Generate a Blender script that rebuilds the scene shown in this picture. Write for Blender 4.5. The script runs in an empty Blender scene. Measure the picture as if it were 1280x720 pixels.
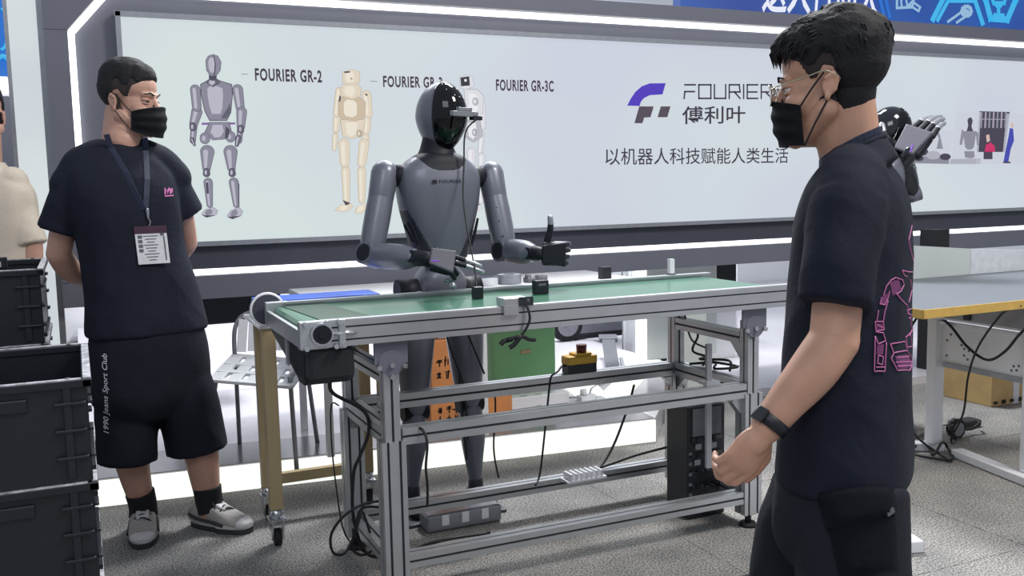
import bpy, bmesh, math, random
from mathutils import Vector, Matrix, noise
from mathutils.bvhtree import BVHTree
random.seed(7)
SC = bpy.context.scene
COL = SC.collection
V = Vector
PI = math.pi

# ---------------------------------------------------------------- camera, world, light, exposure
CAM_POS = V((-.816, -2.750, 1.283))
YAW, PITCH, ROLL, FPX = 0.4274, 0.1099, -0.0200, 1190.2
_f = V((math.sin(YAW)*math.cos(PITCH), math.cos(YAW)*math.cos(PITCH), -math.sin(PITCH)))
_r = V((math.cos(YAW), -math.sin(YAW), 0)); _u = _r.cross(_f)
RT = math.cos(ROLL)*_r + math.sin(ROLL)*_u
UP = -math.sin(ROLL)*_r + math.cos(ROLL)*_u
FW = _f
HV = V((math.sin(YAW), math.cos(YAW), 0))       # horizontal direction away from the camera
RH = V((math.cos(YAW), -math.sin(YAW), 0))      # horizontal direction to the camera's right
cam_data = bpy.data.cameras.new('camera'); cam = bpy.data.objects.new('camera', cam_data); COL.objects.link(cam)
cam_data.sensor_width = 36; cam_data.lens = FPX/1280*36; cam_data.clip_start = .05
m = Matrix((RT, UP, -FW)).transposed().to_4x4(); m.translation = CAM_POS; cam.matrix_world = m
SC.camera = cam

wd = bpy.data.worlds.new('hall_light'); SC.world = wd; wd.use_nodes = True
wd.node_tree.nodes['Background'].inputs[0].default_value = (.80, .87, 1, 1)
wd.node_tree.nodes['Background'].inputs[1].default_value = .50

def area(name, loc, target, size, power, color=(1, 1, 1)):
    l = bpy.data.lights.new(name, 'AREA'); l.shape = 'RECTANGLE'; l.size, l.size_y = size; l.energy = power; l.color = color
    o = bpy.data.objects.new(name, l); COL.objects.link(o); o.location = loc
    o.rotation_euler = (V(target)-V(loc)).to_track_quat('-Z', 'Y').to_euler(); return o
area('hall_lamp_booth', (2.6, 2.9, 5.2), (1.0, .2, 0), (1.4, 1.0), 430, (.96, .98, 1))
area('hall_lamp_aisle', (2.8, -2.4, 5.2), (2.0, -.8, 0), (1.2, 1.2), 230, (1, .96, .9))
area('hall_lamp_behind', (-2.0, -5.0, 5.4), (0, .5, .6), (3.0, 2.0), 80, (.92, .96, 1))
area('hall_lamp_inner', (1.0, 4.4, 4.6), (1.0, 3.6, 0), (3.5, 1.5), 170, (.95, .96, 1))
SC.view_settings.view_transform = 'Standard'; SC.view_settings.look = 'None'
SC.view_settings.exposure = 0.0; SC.view_settings.gamma = 1.0; SC.view_settings.use_curve_mapping = False

# ---------------------------------------------------------------- materials
def srgb(r, g, b):
    return tuple(((c/255)/12.92 if c/255 <= .04045 else ((c/255+.055)/1.055)**2.4) for c in (r, g, b))
def mat(name, rgb, rough=.6, metal=0, var=.08, scale=30, bump=0, bscale=200, spec=.5, trans=0, coat=0, stretch=(1, 1, 1)):
    mt = bpy.data.materials.new(name); mt.use_nodes = True; nt = mt.node_tree; p = nt.nodes['Principled BSDF']
    p.inputs['Roughness'].default_value = rough; p.inputs['Metallic'].default_value = metal
    p.inputs['Specular IOR Level'].default_value = spec; p.inputs['Transmission Weight'].default_value = trans
    p.inputs['Coat Weight'].default_value = coat
    c = srgb(*rgb)
    tc = nt.nodes.new('ShaderNodeTexCoord'); mp = nt.nodes.new('ShaderNodeMapping'); mp.inputs['Scale'].default_value = stretch
    nt.links.new(tc.outputs['Object'], mp.inputs[0])
    n = nt.nodes.new('ShaderNodeTexNoise'); n.inputs['Scale'].default_value = scale; n.inputs['Detail'].default_value = 4
    nt.links.new(mp.outputs[0], n.inputs['Vector'])
    rp = nt.nodes.new('ShaderNodeValToRGB'); rp.color_ramp.elements[0].position = .3; rp.color_ramp.elements[1].position = .7
    rp.color_ramp.elements[0].color = tuple(max(0, x*(1-var)) for x in c)+(1,); rp.color_ramp.elements[1].color = tuple(min(1, x*(1+var)) for x in c)+(1,)
    nt.links.new(n.outputs['Fac'], rp.inputs[0]); nt.links.new(rp.outputs[0], p.inputs['Base Color'])
    if bump:
        n2 = nt.nodes.new('ShaderNodeTexNoise'); n2.inputs['Scale'].default_value = bscale; nt.links.new(mp.outputs[0], n2.inputs['Vector'])
        b = nt.nodes.new('ShaderNodeBump'); b.inputs['Strength'].default_value = bump; b.inputs['Distance'].default_value = .004
        nt.links.new(n2.outputs['Fac'], b.inputs['Height']); nt.links.new(b.outputs[0], p.inputs['Normal'])
    return mt
def glow(name, rgb, strength=1, var=0, rgb2=None, scale=.7):
    mt = bpy.data.materials.new(name); mt.use_nodes = True; nt = mt.node_tree; p = nt.nodes['Principled BSDF']
    p.inputs['Base Color'].default_value = (.03, .03, .03, 1); p.inputs['Roughness'].default_value = .5; p.inputs['Specular IOR Level'].default_value = .2
    p.inputs['Emission Strength'].default_value = strength; p.inputs['Emission Color'].default_value = srgb(*rgb)+(1,)
    if rgb2:
        tc = nt.nodes.new('ShaderNodeTexCoord'); n = nt.nodes.new('ShaderNodeTexNoise'); n.inputs['Scale'].default_value = scale; n.inputs['Detail'].default_value = 1
        nt.links.new(tc.outputs['Object'], n.inputs['Vector']); rp = nt.nodes.new('ShaderNodeValToRGB')
        rp.color_ramp.elements[0].position = .3; rp.color_ramp.elements[1].position = .7
        rp.color_ramp.elements[0].color = srgb(*rgb)+(1,); rp.color_ramp.elements[1].color = srgb(*rgb2)+(1,)
        nt.links.new(n.outputs['Fac'], rp.inputs[0]); nt.links.new(rp.outputs[0], p.inputs['Emission Color'])
    return mt
def carpet():
    mt = mat('carpet_grey', (128, 128, 127), .95, var=.0, spec=.1); nt = mt.node_tree; p = nt.nodes['Principled BSDF']
    tc = nt.nodes.new('ShaderNodeTexCoord')
    a = nt.nodes.new('ShaderNodeTexNoise'); a.inputs['Scale'].default_value = 150; a.inputs['Detail'].default_value = 3
    b = nt.nodes.new('ShaderNodeTexNoise'); b.inputs['Scale'].default_value = 5; b.inputs['Detail'].default_value = 5
    nt.links.new(tc.outputs['Object'], a.inputs['Vector']); nt.links.new(tc.outputs['Object'], b.inputs['Vector'])
    r = nt.nodes.new('ShaderNodeValToRGB'); r.color_ramp.elements[0].position = .36; r.color_ramp.elements[1].position = .66
    r.color_ramp.elements[0].color = srgb(88, 88, 90)+(1,); r.color_ramp.elements[1].color = srgb(182, 180, 176)+(1,)
    nt.links.new(a.outputs['Fac'], r.inputs[0])
    r2 = nt.nodes.new('ShaderNodeValToRGB'); r2.color_ramp.elements[0].position = .35; r2.color_ramp.elements[1].position = .65
    r2.color_ramp.elements[0].color = (.78, .78, .79, 1); r2.color_ramp.elements[1].color = (1, .99, .97, 1)
    nt.links.new(b.outputs['Fac'], r2.inputs[0])
    mx = nt.nodes.new('ShaderNodeMix'); mx.data_type = 'RGBA'; mx.blend_type = 'MULTIPLY'; mx.inputs['Factor'].default_value = 1
    nt.links.new(r.outputs[0], mx.inputs[6]); nt.links.new(r2.outputs[0], mx.inputs[7]); nt.links.new(mx.outputs[2], p.inputs['Base Color'])
    bp = nt.nodes.new('ShaderNodeBump'); bp.inputs['Strength'].default_value = .5; bp.inputs['Distance'].default_value = .004
    nt.links.new(a.outputs['Fac'], bp.inputs['Height']); nt.links.new(bp.outputs[0], p.inputs['Normal'])
    return mt
M = dict(
    carpet=carpet(),
    alu=mat('aluminium', (188, 190, 194), .36, .75, .05, 12, stretch=(1, 1, 1)), alu_dark=mat('groove_dark', (52, 54, 60), .6, .2),
    steel=mat('steel', (200, 202, 206), .25, .9, .04), belt=mat('belt_green', (58, 112, 88), .28, 0, .10, 9, coat=.3), belt2=mat('belt_seam_green', (26, 66, 46), .45),
    wall=mat('wall_grey', (104, 106, 118), .5, .1, .04, 4), frame=mat('frame_silver', (150, 153, 160), .4, .5), dkframe=mat('frame_charcoal', (64, 66, 78), .5, .1, .05, 5),
    white=mat('white_gloss', (222, 222, 226), .25, 0, .03, 3), white_m=mat('white_matt', (226, 227, 230), .6, 0, .03, 3), pale=mat('pale_panel', (190, 196, 194), .45, 0, .04, 3), offw=mat('panel_offwhite', (205, 207, 212), .5),
    gloss=mat('platform_gloss', (206, 204, 210), .12, 0, .05, 2), band=mat('platform_edge_grey', (130, 130, 134), .22, .1, .06, 4),
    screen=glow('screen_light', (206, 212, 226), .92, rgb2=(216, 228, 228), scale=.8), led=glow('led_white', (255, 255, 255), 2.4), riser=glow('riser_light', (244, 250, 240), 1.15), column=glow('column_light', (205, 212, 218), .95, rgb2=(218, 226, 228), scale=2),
    led_soft=glow('led_soft', (255, 255, 255), 1.3),
    banner=glow('banner_blue', (28, 62, 150), .9, rgb2=(34, 90, 176), scale=1.1), banner_w=glow('banner_white', (232, 236, 250), .95), banner_c=glow('banner_cyan', (60, 180, 235), .95), banner_d=glow('banner_outline', (160, 200, 235), .8), banner_b=glow('banner_deep', (20, 110, 210), .9),
    ink=mat('print_ink', (62, 44, 66), .6, 0, 0), ink2=mat('print_ink_dark', (56, 50, 66), .6, 0, 0), violet=glow('print_violet', (70, 42, 190), .9), slate=mat('print_slate', (84, 74, 86), .6, 0, 0),
    blackp=mat('black_plastic', (19, 22, 31), .45, 0, .1, 20, bump=.1), blackm=mat('black_matt', (24, 26, 33), .75), blackg=mat('black_gloss', (14, 17, 24), .08, 0, .05, coat=.6), crate_in=mat('crate_grey_black', (44, 46, 54), .5, 0, .1, 14), rim=mat('crate_rim_worn_lit', (186, 188, 194), .4, .2, .55, 30),  # crate rim: worn grey, lightened further to paint in glancing light
    rubber=mat('rubber', (20, 20, 24), .7), cable=mat('cable_black', (18, 18, 22), .5), cablew=mat('cable_grey', (150, 150, 152), .5),
    robot=mat('robot_grey', (110, 112, 124), .38, .35, .03, 5, coat=.15), robot_l=mat('robot_grey_light', (134, 135, 142), .35, .35, .03, 5), robot_d=mat('robot_dark', (44, 47, 58), .5, .1), joint=mat('joint_black', (24, 26, 36), .55, 0, spec=.3), purple=glow('purple_light', (150, 80, 235), .9),
    silver_finger=mat('finger_silver', (168, 170, 176), .3, .6),
    skin=mat('skin_warm', (184, 142, 124), .5, 0, .08, 14, bump=.06, bscale=260), skin2=mat('skin_tan', (194, 148, 124), .48, 0, .09, 14, bump=.06, bscale=260), lip=mat('skin_lip', (150, 92, 84), .5),
    shirt=mat('cloth_black', (25, 29, 42), .85, 0, .14, 8, bump=.35, bscale=60, spec=.25), shorts=mat('cloth_black_shorts', (22, 26, 37), .85, 0, .12, 8, bump=.3, bscale=70, spec=.25), pants=mat('cloth_black_cargo', (29, 31, 40), .85, 0, .14, 9, bump=.35, bscale=55, spec=.25),
    beige=mat('cloth_beige', (206, 194, 178), .85, 0, .08, 10, bump=.3, bscale=60), fade=mat('hair_fade', (50, 42, 42), .9, 0, .2, 160), robot_m=mat('robot_plate', (78, 78, 90), .6, 0, .03), hair=mat('hair_black', (15, 15, 20), .8, 0, .35, 90, bump=.5, bscale=140), mask=mat('mask_black', (17, 20, 28), .75, 0, .1, 60, bump=.25, bscale=500),
    lanyard=mat('lanyard_navy', (30, 36, 62), .55, 0, .12, 40), badge=mat('badge_white', (214, 214, 218), .35), badge_r=mat('badge_maroon', (66, 38, 58), .45), pink=mat('print_pink', (186, 104, 158), .6), pink_d=mat('print_plum', (112, 52, 98), .7), print_w=mat('print_white', (214, 216, 222), .7), grey_txt=mat('print_grey', (96, 96, 104), .7),
    shoe=mat('shoe_grey', (164, 158, 154), .6, 0, .1, 40, bump=.3, bscale=300), shoe_l=mat('shoe_toe_grey', (196, 194, 194), .45), sole=mat('sole_dark', (52, 52, 58), .7), sock=mat('sock_black', (20, 21, 26), .9),
    tan=mat('leg_tan', (176, 156, 118), .55, 0, .1, 9, stretch=(1, 1, .2)), blue=mat('sheet_blue', (28, 84, 190), .4), orange=mat('box_orange', (214, 140, 84), .6, 0, .1, 12), green=mat('box_green', (126, 186, 130), .45, 0, .06, 5), yellow=mat('estop_yellow', (206, 160, 46), .45), red=mat('estop_red', (92, 32, 34), .45),
    wood=mat('desk_edge_wood', (196, 160, 82), .5, 0, .1, 30), desk=mat('desk_top_grey', (98, 103, 110), .5, 0, .05, 6), card=mat('cardboard', (190, 160, 110), .8, 0, .08, 15), clear=mat('glass_clear', (240, 245, 245), .05, 0, 0, trans=1), gold=mat('glasses_metal', (196, 186, 164), .25, .9), eye=mat('eye_white', (214, 208, 204), .3), iris=mat('iris_dark', (28, 20, 18), .15), dgrey=mat('device_grey', (96, 98, 104), .45, .2), mgrey=mat('metal_grey', (142, 144, 150), .35, .5),
)

# ---------------------------------------------------------------- helpers
def at(u, v, d):                       # a point at depth d along a sight line, for reading positions off the photograph
    return CAM_POS + d*(RT*((u-640)/FPX) - UP*((v-360)/FPX) + FW)
def aty(u, v, y):
    r = RT*((u-640)/FPX) - UP*((v-360)/FPX) + FW; return CAM_POS + r*((y-CAM_POS.y)/r.y)
def atz(u, v, z):
    r = RT*((u-640)/FPX) - UP*((v-360)/FPX) + FW; return CAM_POS + r*((z-CAM_POS.z)/r.z)

class B:
    def __init__(s): s.bm = bmesh.new()
    def faces(s, vs, fs, mi=0, smooth=False):
        bv = [s.bm.verts.new(v) for v in vs]
        for f in fs:
            try:
                fc = s.bm.faces.new([bv[i] for i in f]); fc.material_index = mi; fc.smooth = smooth
            except ValueError: pass
        return bv
    def box(s, c, size, R=None, mi=0, bev=0):
        R = R or Matrix.Identity(3); c = V(c); h = V(size)/2
        if bev <= 0:
            vs = [c+R@V((x*h.x, y*h.y, z*h.z)) for x in (-1, 1) for y in (-1, 1) for z in (-1, 1)]
            s.faces(vs, [(0, 1, 3, 2), (4, 6, 7, 5), (0, 4, 5, 1), (2, 3, 7, 6), (0, 2, 6, 4), (1, 5, 7, 3)], mi)
        else:                                        # chamfered along all twelve edges
            b = min(bev, min(h)*.9); t = bmesh.new()
            bmesh.ops.create_cube(t, size=1)
            for v in t.verts: v.co = V((v.co.x*2*h.x, v.co.y*2*h.y, v.co.z*2*h.z))
            bmesh.ops.bevel(t, geom=list(t.edges), offset=b, segments=2, affect='EDGES', profile=.5)
            t.verts.index_update()
            s.faces([c+R@v.co for v in t.verts], [[v.index for v in f.verts] for f in t.faces], mi); t.free()
        return s
    def bar(s, a, b, w, h, up=(0, 0, 1), mi=0, bev=0):
        a, b = V(a), V(b); z = (b-a).normalized(); u = V(up)
        if abs(z.dot(u)) > .98: u = V((0, 1, 0))
        x = u.cross(z).normalized(); y = z.cross(x)
        s.box((a+b)/2, (w, h, (b-a).length), Matrix((x, y, z)).transposed(), mi, bev); return s
    def prism(s, pts, a, ex, mi=0):                  # outline pts (V) extruded by vector ex
        n = len(pts); ex = V(ex); vs = [V(p) for p in pts]+[V(p)+ex for p in pts]
        s.faces(vs, [tuple(range(n))[::-1], tuple(range(n, 2*n))]+[(i, (i+1) % n, n+(i+1) % n, n+i) for i in range(n)], mi); return s
    def loft(s, rings, n=24, mi=0, caps=True, smooth=True):   # ring: (center, U, Vv, ru, rv[, exponent])
        rows = []
        for r in rings:
            c, U, W, ru, rv = r[:5]; e = r[5] if len(r) > 5 else 2.0; row = []
            for k in range(n):
                t = 2*PI*k/n; ct, st = math.cos(t), math.sin(t)
                row.append(s.bm.verts.new(V(c)+V(U)*(ru*math.copysign(abs(ct)**(2/e), ct))+V(W)*(rv*math.copysign(abs(st)**(2/e), st))))
            rows.append(row)
        for a, b in zip(rows, rows[1:]):
            for k in range(n):
                f = s.bm.faces.new((a[k], a[(k+1) % n], b[(k+1) % n], b[k])); f.material_index = mi; f.smooth = smooth
        if caps:
            f = s.bm.faces.new(rows[0][::-1]); f.material_index = mi; f = s.bm.faces.new(rows[-1]); f.material_index = mi
        return rows
    def cyl(s, a, b, r, r2=None, n=16, mi=0):
        a, b = V(a), V(b); z = (b-a).normalized(); x = z.orthogonal().normalized(); y = z.cross(x); r2 = r if r2 is None else r2
        s.loft([(a, x, y, r, r), (b, x, y, r2, r2)], n, mi); return s
    def cap(s, a, b, r1, r2=None, n=14, mi=0):       # tapered capsule
        a, b = V(a), V(b); r2 = r1 if r2 is None else r2
        z = (b-a); z = z.normalized() if z.length > 1e-6 else V((0, 0, 1)); x = z.orthogonal().normalized(); y = z.cross(x); R = []
        for k in (0.02, .25, .5, .75): t = PI/2*k; R.append((a-z*r1*math.cos(t), x, y, r1*math.sin(t), r1*math.sin(t)))
        R.append((a, x, y, r1, r1)); R.append((b, x, y, r2, r2))
        for k in (.75, .5, .25, .02): t = PI/2*k; R.append((b+z*r2*math.cos(t), x, y, r2*math.sin(t), r2*math.sin(t)))
        s.loft(R, n, mi); return s
    def chain(s, pts, rs, n=14, mi=0):
        for i in range(len(pts)-1): s.cap(pts[i], pts[i+1], rs[i], rs[i+1], n, mi)
        return s
    def ell(s, c, r, R=None, n=20, mi=0):
        R = R or Matrix.Identity(3); c = V(c); X, Y_, Z_ = R@V((1, 0, 0)), R@V((0, 1, 0)), R@V((0, 0, 1))
        s.loft([(c+Z_*r[2]*math.cos(PI*(k+.02)/(12.04)), X, Y_, r[0]*math.sin(PI*(k+.02)/12.04), r[1]*math.sin(PI*(k+.02)/12.04)) for k in range(13)][::-1], n, mi); return s
    def tube(s, pts, r, n=8, sub=6, mi=0):           # smooth tube through points
        P = [V(p) for p in pts]; Q = []
        for i in range(len(P)-1):
            p0 = P[max(i-1, 0)]; p1, p2 = P[i], P[i+1]; p3 = P[min(i+2, len(P)-1)]
            for k in range(sub):
                t = k/sub; Q.append(.5*((2*p1)+(p2-p0)*t+(2*p0-5*p1+4*p2-p3)*t*t+(3*p1-p0-3*p2+p3)*t**3))
        Q.append(P[-1]); x = None; R = []
        for i, q in enumerate(Q):
            z = (Q[min(i+1, len(Q)-1)]-Q[max(i-1, 0)]).normalized()
            x = z.orthogonal().normalized() if x is None else (x-z*x.dot(z)).normalized()
            R.append((q, x, z.cross(x), r, r))
        s.loft(R, n, mi); return s
    def ribbon(s, pts, side, w, t=.003, mi=0):       # strap: side may be a list
        L = []
        for i, p in enumerate(pts):
            p = V(p); z = (V(pts[min(i+1, len(pts)-1)])-V(pts[max(i-1, 0)])).normalized(); x = V(side[i] if isinstance(side, list) else side); x = (x-z*x.dot(z)).normalized()
            L.append((p, x, z.cross(x), w/2, t/2, 6))
        s.loft(L, 12, mi, smooth=False); return s
    def mesh(s, name, recalc=True):
        if recalc: bmesh.ops.recalc_face_normals(s.bm, faces=s.bm.faces)
        me = bpy.data.meshes.new(name); s.bm.to_mesh(me); s.bm.free(); return me

def put(name, me, mats, parent=None):
    for x in (mats if isinstance(mats, (list, tuple)) else [mats]): me.materials.append(M[x] if isinstance(x, str) else x)
    o = bpy.data.objects.new(name, me); COL.objects.link(o)
    if parent is not None:
        o.parent = parent; o.matrix_parent_inverse = WM[parent.name].inverted()
    WM[o.name] = Matrix.Identity(4); return o
WM = {}
def part(name, b, mats, parent=None, label=None):
    o = put(name, b.mesh(name), mats, parent)
    if label: o['label'] = label
    return o
def thing(name, label, cat, loc=(0, 0, 0), group=None):
    o = bpy.data.objects.new(name, None); COL.objects.link(o); o.location = loc; o.empty_display_size = .05
    WM[o.name] = Matrix.Translation(V(loc)); o['label'] = label; o['category'] = cat
    if group: o['group'] = group
    return o
def single(name, b, mats, label, cat, group=None):
    o = part(name, b, mats); o['label'] = label; o['category'] = cat
    if group: o['group'] = group
    return o
def struct(name, b, mats, parent=None):
    o = part(name, b, mats, parent)
    if parent is None: o['kind'] = 'structure'
    return o
def fuse(b, name, voxel=.006, smooth=4, smooth_fac=.5, fold=None):
    me = b.mesh(name+'_raw'); ob = bpy.data.objects.new(name+'_raw', me); COL.objects.link(ob)
    r = ob.modifiers.new('r', 'REMESH'); r.mode = 'VOXEL'; r.voxel_size = voxel; r.use_smooth_shade = True
    if smooth:
        q = ob.modifiers.new('s', 'SMOOTH'); q.iterations = smooth; q.factor = smooth_fac
    dg = bpy.context.evaluated_depsgraph_get(); out = bpy.data.meshes.new_from_object(ob.evaluated_get(dg)); out.name = name
    bpy.data.objects.remove(ob); bpy.data.meshes.remove(me)
    if fold:
        amp, fr = fold
        nr = [v.normal.copy() for v in out.vertices]
        for v, nn in zip(out.vertices, nr):
            c = v.co; w = noise.noise(V((c.x*fr[0], c.y*fr[1], c.z*fr[2])))
            w2 = noise.noise(V(((c.x+c.z*.7)*fr[0]*.8+9, (c.y+c.z*.5)*fr[1]*.8, c.z*fr[2]*.6)))
            v.co = c+nn*amp*((1-2*abs(w))*.6+(1-2*abs(w2))*.5)
        out.update()
    for p in out.polygons: p.use_smooth = True
    out.materials.clear()
    return out
def bvh_of(me): 
    return BVHTree.FromPolygons([v.co.copy() for v in me.vertices], [tuple(p.vertices) for p in me.polygons])
def text_mesh(s, size=1.0, bold=0.0, sx=1.0, shear=0.0, spacing=1.0, align='LEFT'):
    c = bpy.data.curves.new('txt', 'FONT'); c.body = s; c.size = size; c.offset = bold; c.shear = shear; c.space_character = spacing; c.align_x = align; c.resolution_u = 3
    o = bpy.data.objects.new('txt', c); COL.objects.link(o); dg = bpy.context.evaluated_depsgraph_get(); dg.update()
    me = bpy.data.meshes.new_from_object(o.evaluated_get(dg)); bpy.data.objects.remove(o); bpy.data.curves.remove(c)
    for v in me.vertices: v.co.x *= sx
    return me
def map_mesh(me, fn):
    for v in me.vertices: v.co = fn(v.co.x, v.co.y)
    return me
def clone(root, loc, label, rot=None):               # a thing with its parts and sub-parts
    def cp(o, parent):
        c = o.copy(); COL.objects.link(c)
        if parent is not None: c.parent = parent
        for ch in [k for k in bpy.data.objects if k.parent == o]: cp(ch, c)
        return c
    r = cp(root, None); r.location = loc
    if rot is not None: r.rotation_euler.z = rot
    if label: r['label'] = label
    return r
def slotbeam(b, a, c, w, h, nw=1, nh=1, up=(0, 0, 1), g=.008, d=.006):   # aluminium profile with T-slot grooves
    a, c = V(a), V(c); z = (c-a).normalized(); u = V(up)
    if abs(z.dot(u)) > .98: u = V((0, 1, 0))
    x = u.cross(z).normalized(); y = z.cross(x)
    def side(L, n):                                   # positions along an edge with grooves
        out = []
        for k in range(n):
            m0 = -L/2+L*(k+.5)/n; out += [(m0-g/2, 0), (m0-g/2, d), (m0+g/2, d), (m0+g/2, 0)]
        return out
    P = [(-w/2, -h/2)]+[(t, -h/2+dd) for t, dd in side(w, nw)]+[(w/2, -h/2)]+[(w/2-dd, t) for t, dd in side(h, nh)]+[(w/2, h/2)]
    P += [(-t, h/2-dd) for t, dd in side(w, nw)]+[(-w/2, h/2)]+[(-w/2+dd, -t) for t, dd in side(h, nh)]
    n = len(P); vs = [a+x*p+y*q for p, q in P]+[c+x*p+y*q for p, q in P]
    bv = b.faces(vs, [(i, (i+1) % n, n+(i+1) % n, n+i) for i in range(n)])
    for base in (0, n):
        try: b.bm.faces.new(bv[base:base+n])
        except ValueError: pass
    fs = list(b.bm.faces)[-(n+2):]
    for i, f in enumerate(fs[:n]):                    # the groove floors read dark
        p, q = P[i], P[(i+1) % n]
        inside = max(abs(p[0]), abs(q[0])) < w/2-1e-5 and abs(abs(p[1])-(h/2-d)) < 1e-6 and abs(abs(q[1])-(h/2-d)) < 1e-6
        inside |= max(abs(p[1]), abs(q[1])) < h/2-1e-5 and abs(abs(p[0])-(w/2-d)) < 1e-6 and abs(abs(q[0])-(w/2-d)) < 1e-6
        f.material_index = 1 if inside else 0
    return b
ALU = ['alu', 'alu_dark']

# ---------------------------------------------------------------- setting
b = B(); b.box((2.5, 2, -.03), (16, 14, .06)); floor = struct('floor', b, 'carpet')
b = B()                                               # joints between the carpet tiles, shallow raised lips
for k in range(7): b.box((-.9+k*1.0, -.6, .0006), (.004, 3.6, .0016))
for k in range(3): b.box((2.2, -1.6+k*1.0, .0006), (6.2, .004, .0016))
struct('carpet_joint', b, 'carpet', floor)
# raised platform with a glowing front edge
FE = [V((-.86, 1.405, 0)), V((1.72, 1.15, 0))]
b = B(); b.prism([V((-.86, 1.405, 0)), V((1.72, 1.15, 0)), V((2.6, 2.2, 0)), V((2.6, 6.2, 0)), V((-.86, 6.2, 0))], None, (0, 0, .112))
platform = struct('floor_platform', b, 'gloss')
dirx = (FE[1]-FE[0]).normalized(); nrm = V((dirx.y, -dirx.x, 0))
b = B(); b.prism([FE[0]+nrm*.002, FE[1]+nrm*.002, FE[1]+nrm*.012, FE[0]+nrm*.012], None, (0, 0, .108)); struct('trim_1', b, 'riser', platform)
b = B(); b.prism([FE[0]+V((0, 0, .112)), FE[1]+V((0, 0, .112)), FE[1]-nrm*.34+V((0, 0, .112)), FE[0]-nrm*.34+V((0, 0, .112))], None, (0, 0, .004)); struct('trim_2', b, 'band', platform)
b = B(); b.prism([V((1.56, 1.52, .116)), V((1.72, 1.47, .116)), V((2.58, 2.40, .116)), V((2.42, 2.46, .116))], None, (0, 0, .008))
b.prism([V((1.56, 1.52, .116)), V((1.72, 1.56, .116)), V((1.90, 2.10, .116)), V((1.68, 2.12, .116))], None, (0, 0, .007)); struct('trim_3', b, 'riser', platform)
b = B(); b.box((2.47, 2.46, .46), (.07, .03, .70)); struct('trim_4', b, 'led_soft', platform)
b = B(); b.box((2.80, 2.50, .44), (.56, .05, .66), bev=.006); b.box((2.06, 1.36, .31), (.22, .04, .62), bev=.006)
struct('wall_panel', b, 'pale')
b = B(); b.box((2.5, 6.3, 1.6), (14, .1, 3.2)); struct('wall_far', b, 'white_m')
b = B(); b.box((-2.1, 3.6, .92), (1.96, .1, 1.84)); wl = struct('wall_left', b, 'wall')
b = B(); b.box((-2.1, 3.54, 1.90), (1.96, .14, .085)); struct('trim_5', b, 'led_soft', wl)
b = B(); b.prism([V((2.64, 1.74, 0)), V((3.3, 1.46, 0)), V((7.4, 1.42, 0)), V((7.4, 6.2, 0)), V((2.64, 6.2, 0))], None, (0, 0, .05)); struct('floor_platform', b, 'gloss')
# the long grey sign wall
X0, X1, WY = -.89, 7.6, 2.0
b = B()
b.box(((X0+X1)/2, WY+.16, 1.52), (X1-X0, .26, 1.508)); wall = struct('wall_back', b, 'wall')
b = B(); b.box(((X1-.62)/2, WY+.018, .957), (X1+.62, .03, .13)); struct('frame_band', b, 'dkframe', wall)
for nm, pts in (('frame_rail', [(X0, .764), (X1, .764), (X1, .874), (X0, .874)]), ('frame_stile', [(X0, .876), (-.70, .876), (-.796, .955), (-.796, 1.99), (X0, 1.99)]), ('frame_corner', [(X0, 1.992), (-.796, 1.992), (-.622, 2.198), (-.622, 2.276), (X0, 2.276)]), ('frame_rail', [(-.62, 2.198), (X1, 2.198), (X1, 2.276), (-.62, 2.276)])):
    b = B(); dp = .06 if nm == 'frame_rail' and pts[0][1] < 1 else .045; b.prism([V((x, WY-dp, z)) for x, z in pts], None, (0, dp+.028, 0)); struct(nm, b, 'wall', wall)
b = B()
for p, q in (((-.69, .888), (X1, .888)), ((-.782, .96), (-.782, 1.992)), ((-.782, 1.988), (-.616, 2.18)), ((-.62, 2.182), (X1, 2.182)), ((-.69, .888), (-.782, .964))):
    d = (V((q[0], 0, q[1]))-V((p[0], 0, p[1]))).normalized(); nn = V((-d.z, 0, d.x))*.014
    b.prism([V((p[0], WY, p[1]))+nn, V((q[0], WY, q[1]))+nn, V((q[0], WY, q[1]))-nn, V((p[0], WY, p[1]))-nn], None, (0, .03, 0))
struct('trim_6', b, 'led', wall)
# light column at the wall's left end
b = B(); b.box((-.972, 2.06, 1.32), (.115, .10, 2.64)); col = struct('pillar_light', b, 'column')
b = B(); b.box((-.902, 2.055, 1.32), (.026, .12, 2.64)); b.box((-1.037, 2.06, 1.32), (.016, .12, 2.64)); struct('pillar_edge', b, 'frame', col)

# ---------------------------------------------------------------- backlit sign on the wall
SY = WY-.012
sign = thing('backlit_sign', 'long white backlit sign panel with printed robots and lettering in the grey wall', 'sign', (2.4, SY, 1.02))
SX0, SX1, SZ0, SZ1 = -.575, 7.2, 1.035, 2.065
b = B(); b.box(((SX0+SX1)/2, WY+.01, (SZ0+SZ1)/2), (SX1-SX0, .04, SZ1-SZ0)); part('screen', b, 'screen', sign)
b = B()
for c, s_ in (((3.3, WY-.005, SZ0-.011), (7.8, .055, .022)), ((3.3, WY-.005, SZ1+.011), (7.8, .055, .022)), ((SX0-.011, WY-.005, 1.55), (.022, .055, 1.07))): b.box(c, s_)
part('sign_frame', b, 'frame', sign)
def flat(name, polys, mats, label=None, y=SY):       # flat print: each polygon a thin plate, layered
    b = B()
    for i, (pts, mi, lay) in enumerate(polys):
        if len(pts) < 3: continue
        b.prism([V((x, y-.0008*lay, z)) for x, z in pts], None, (0, -.0008, 0), mi)
    return part(name, b, mats, sign, label)
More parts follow.
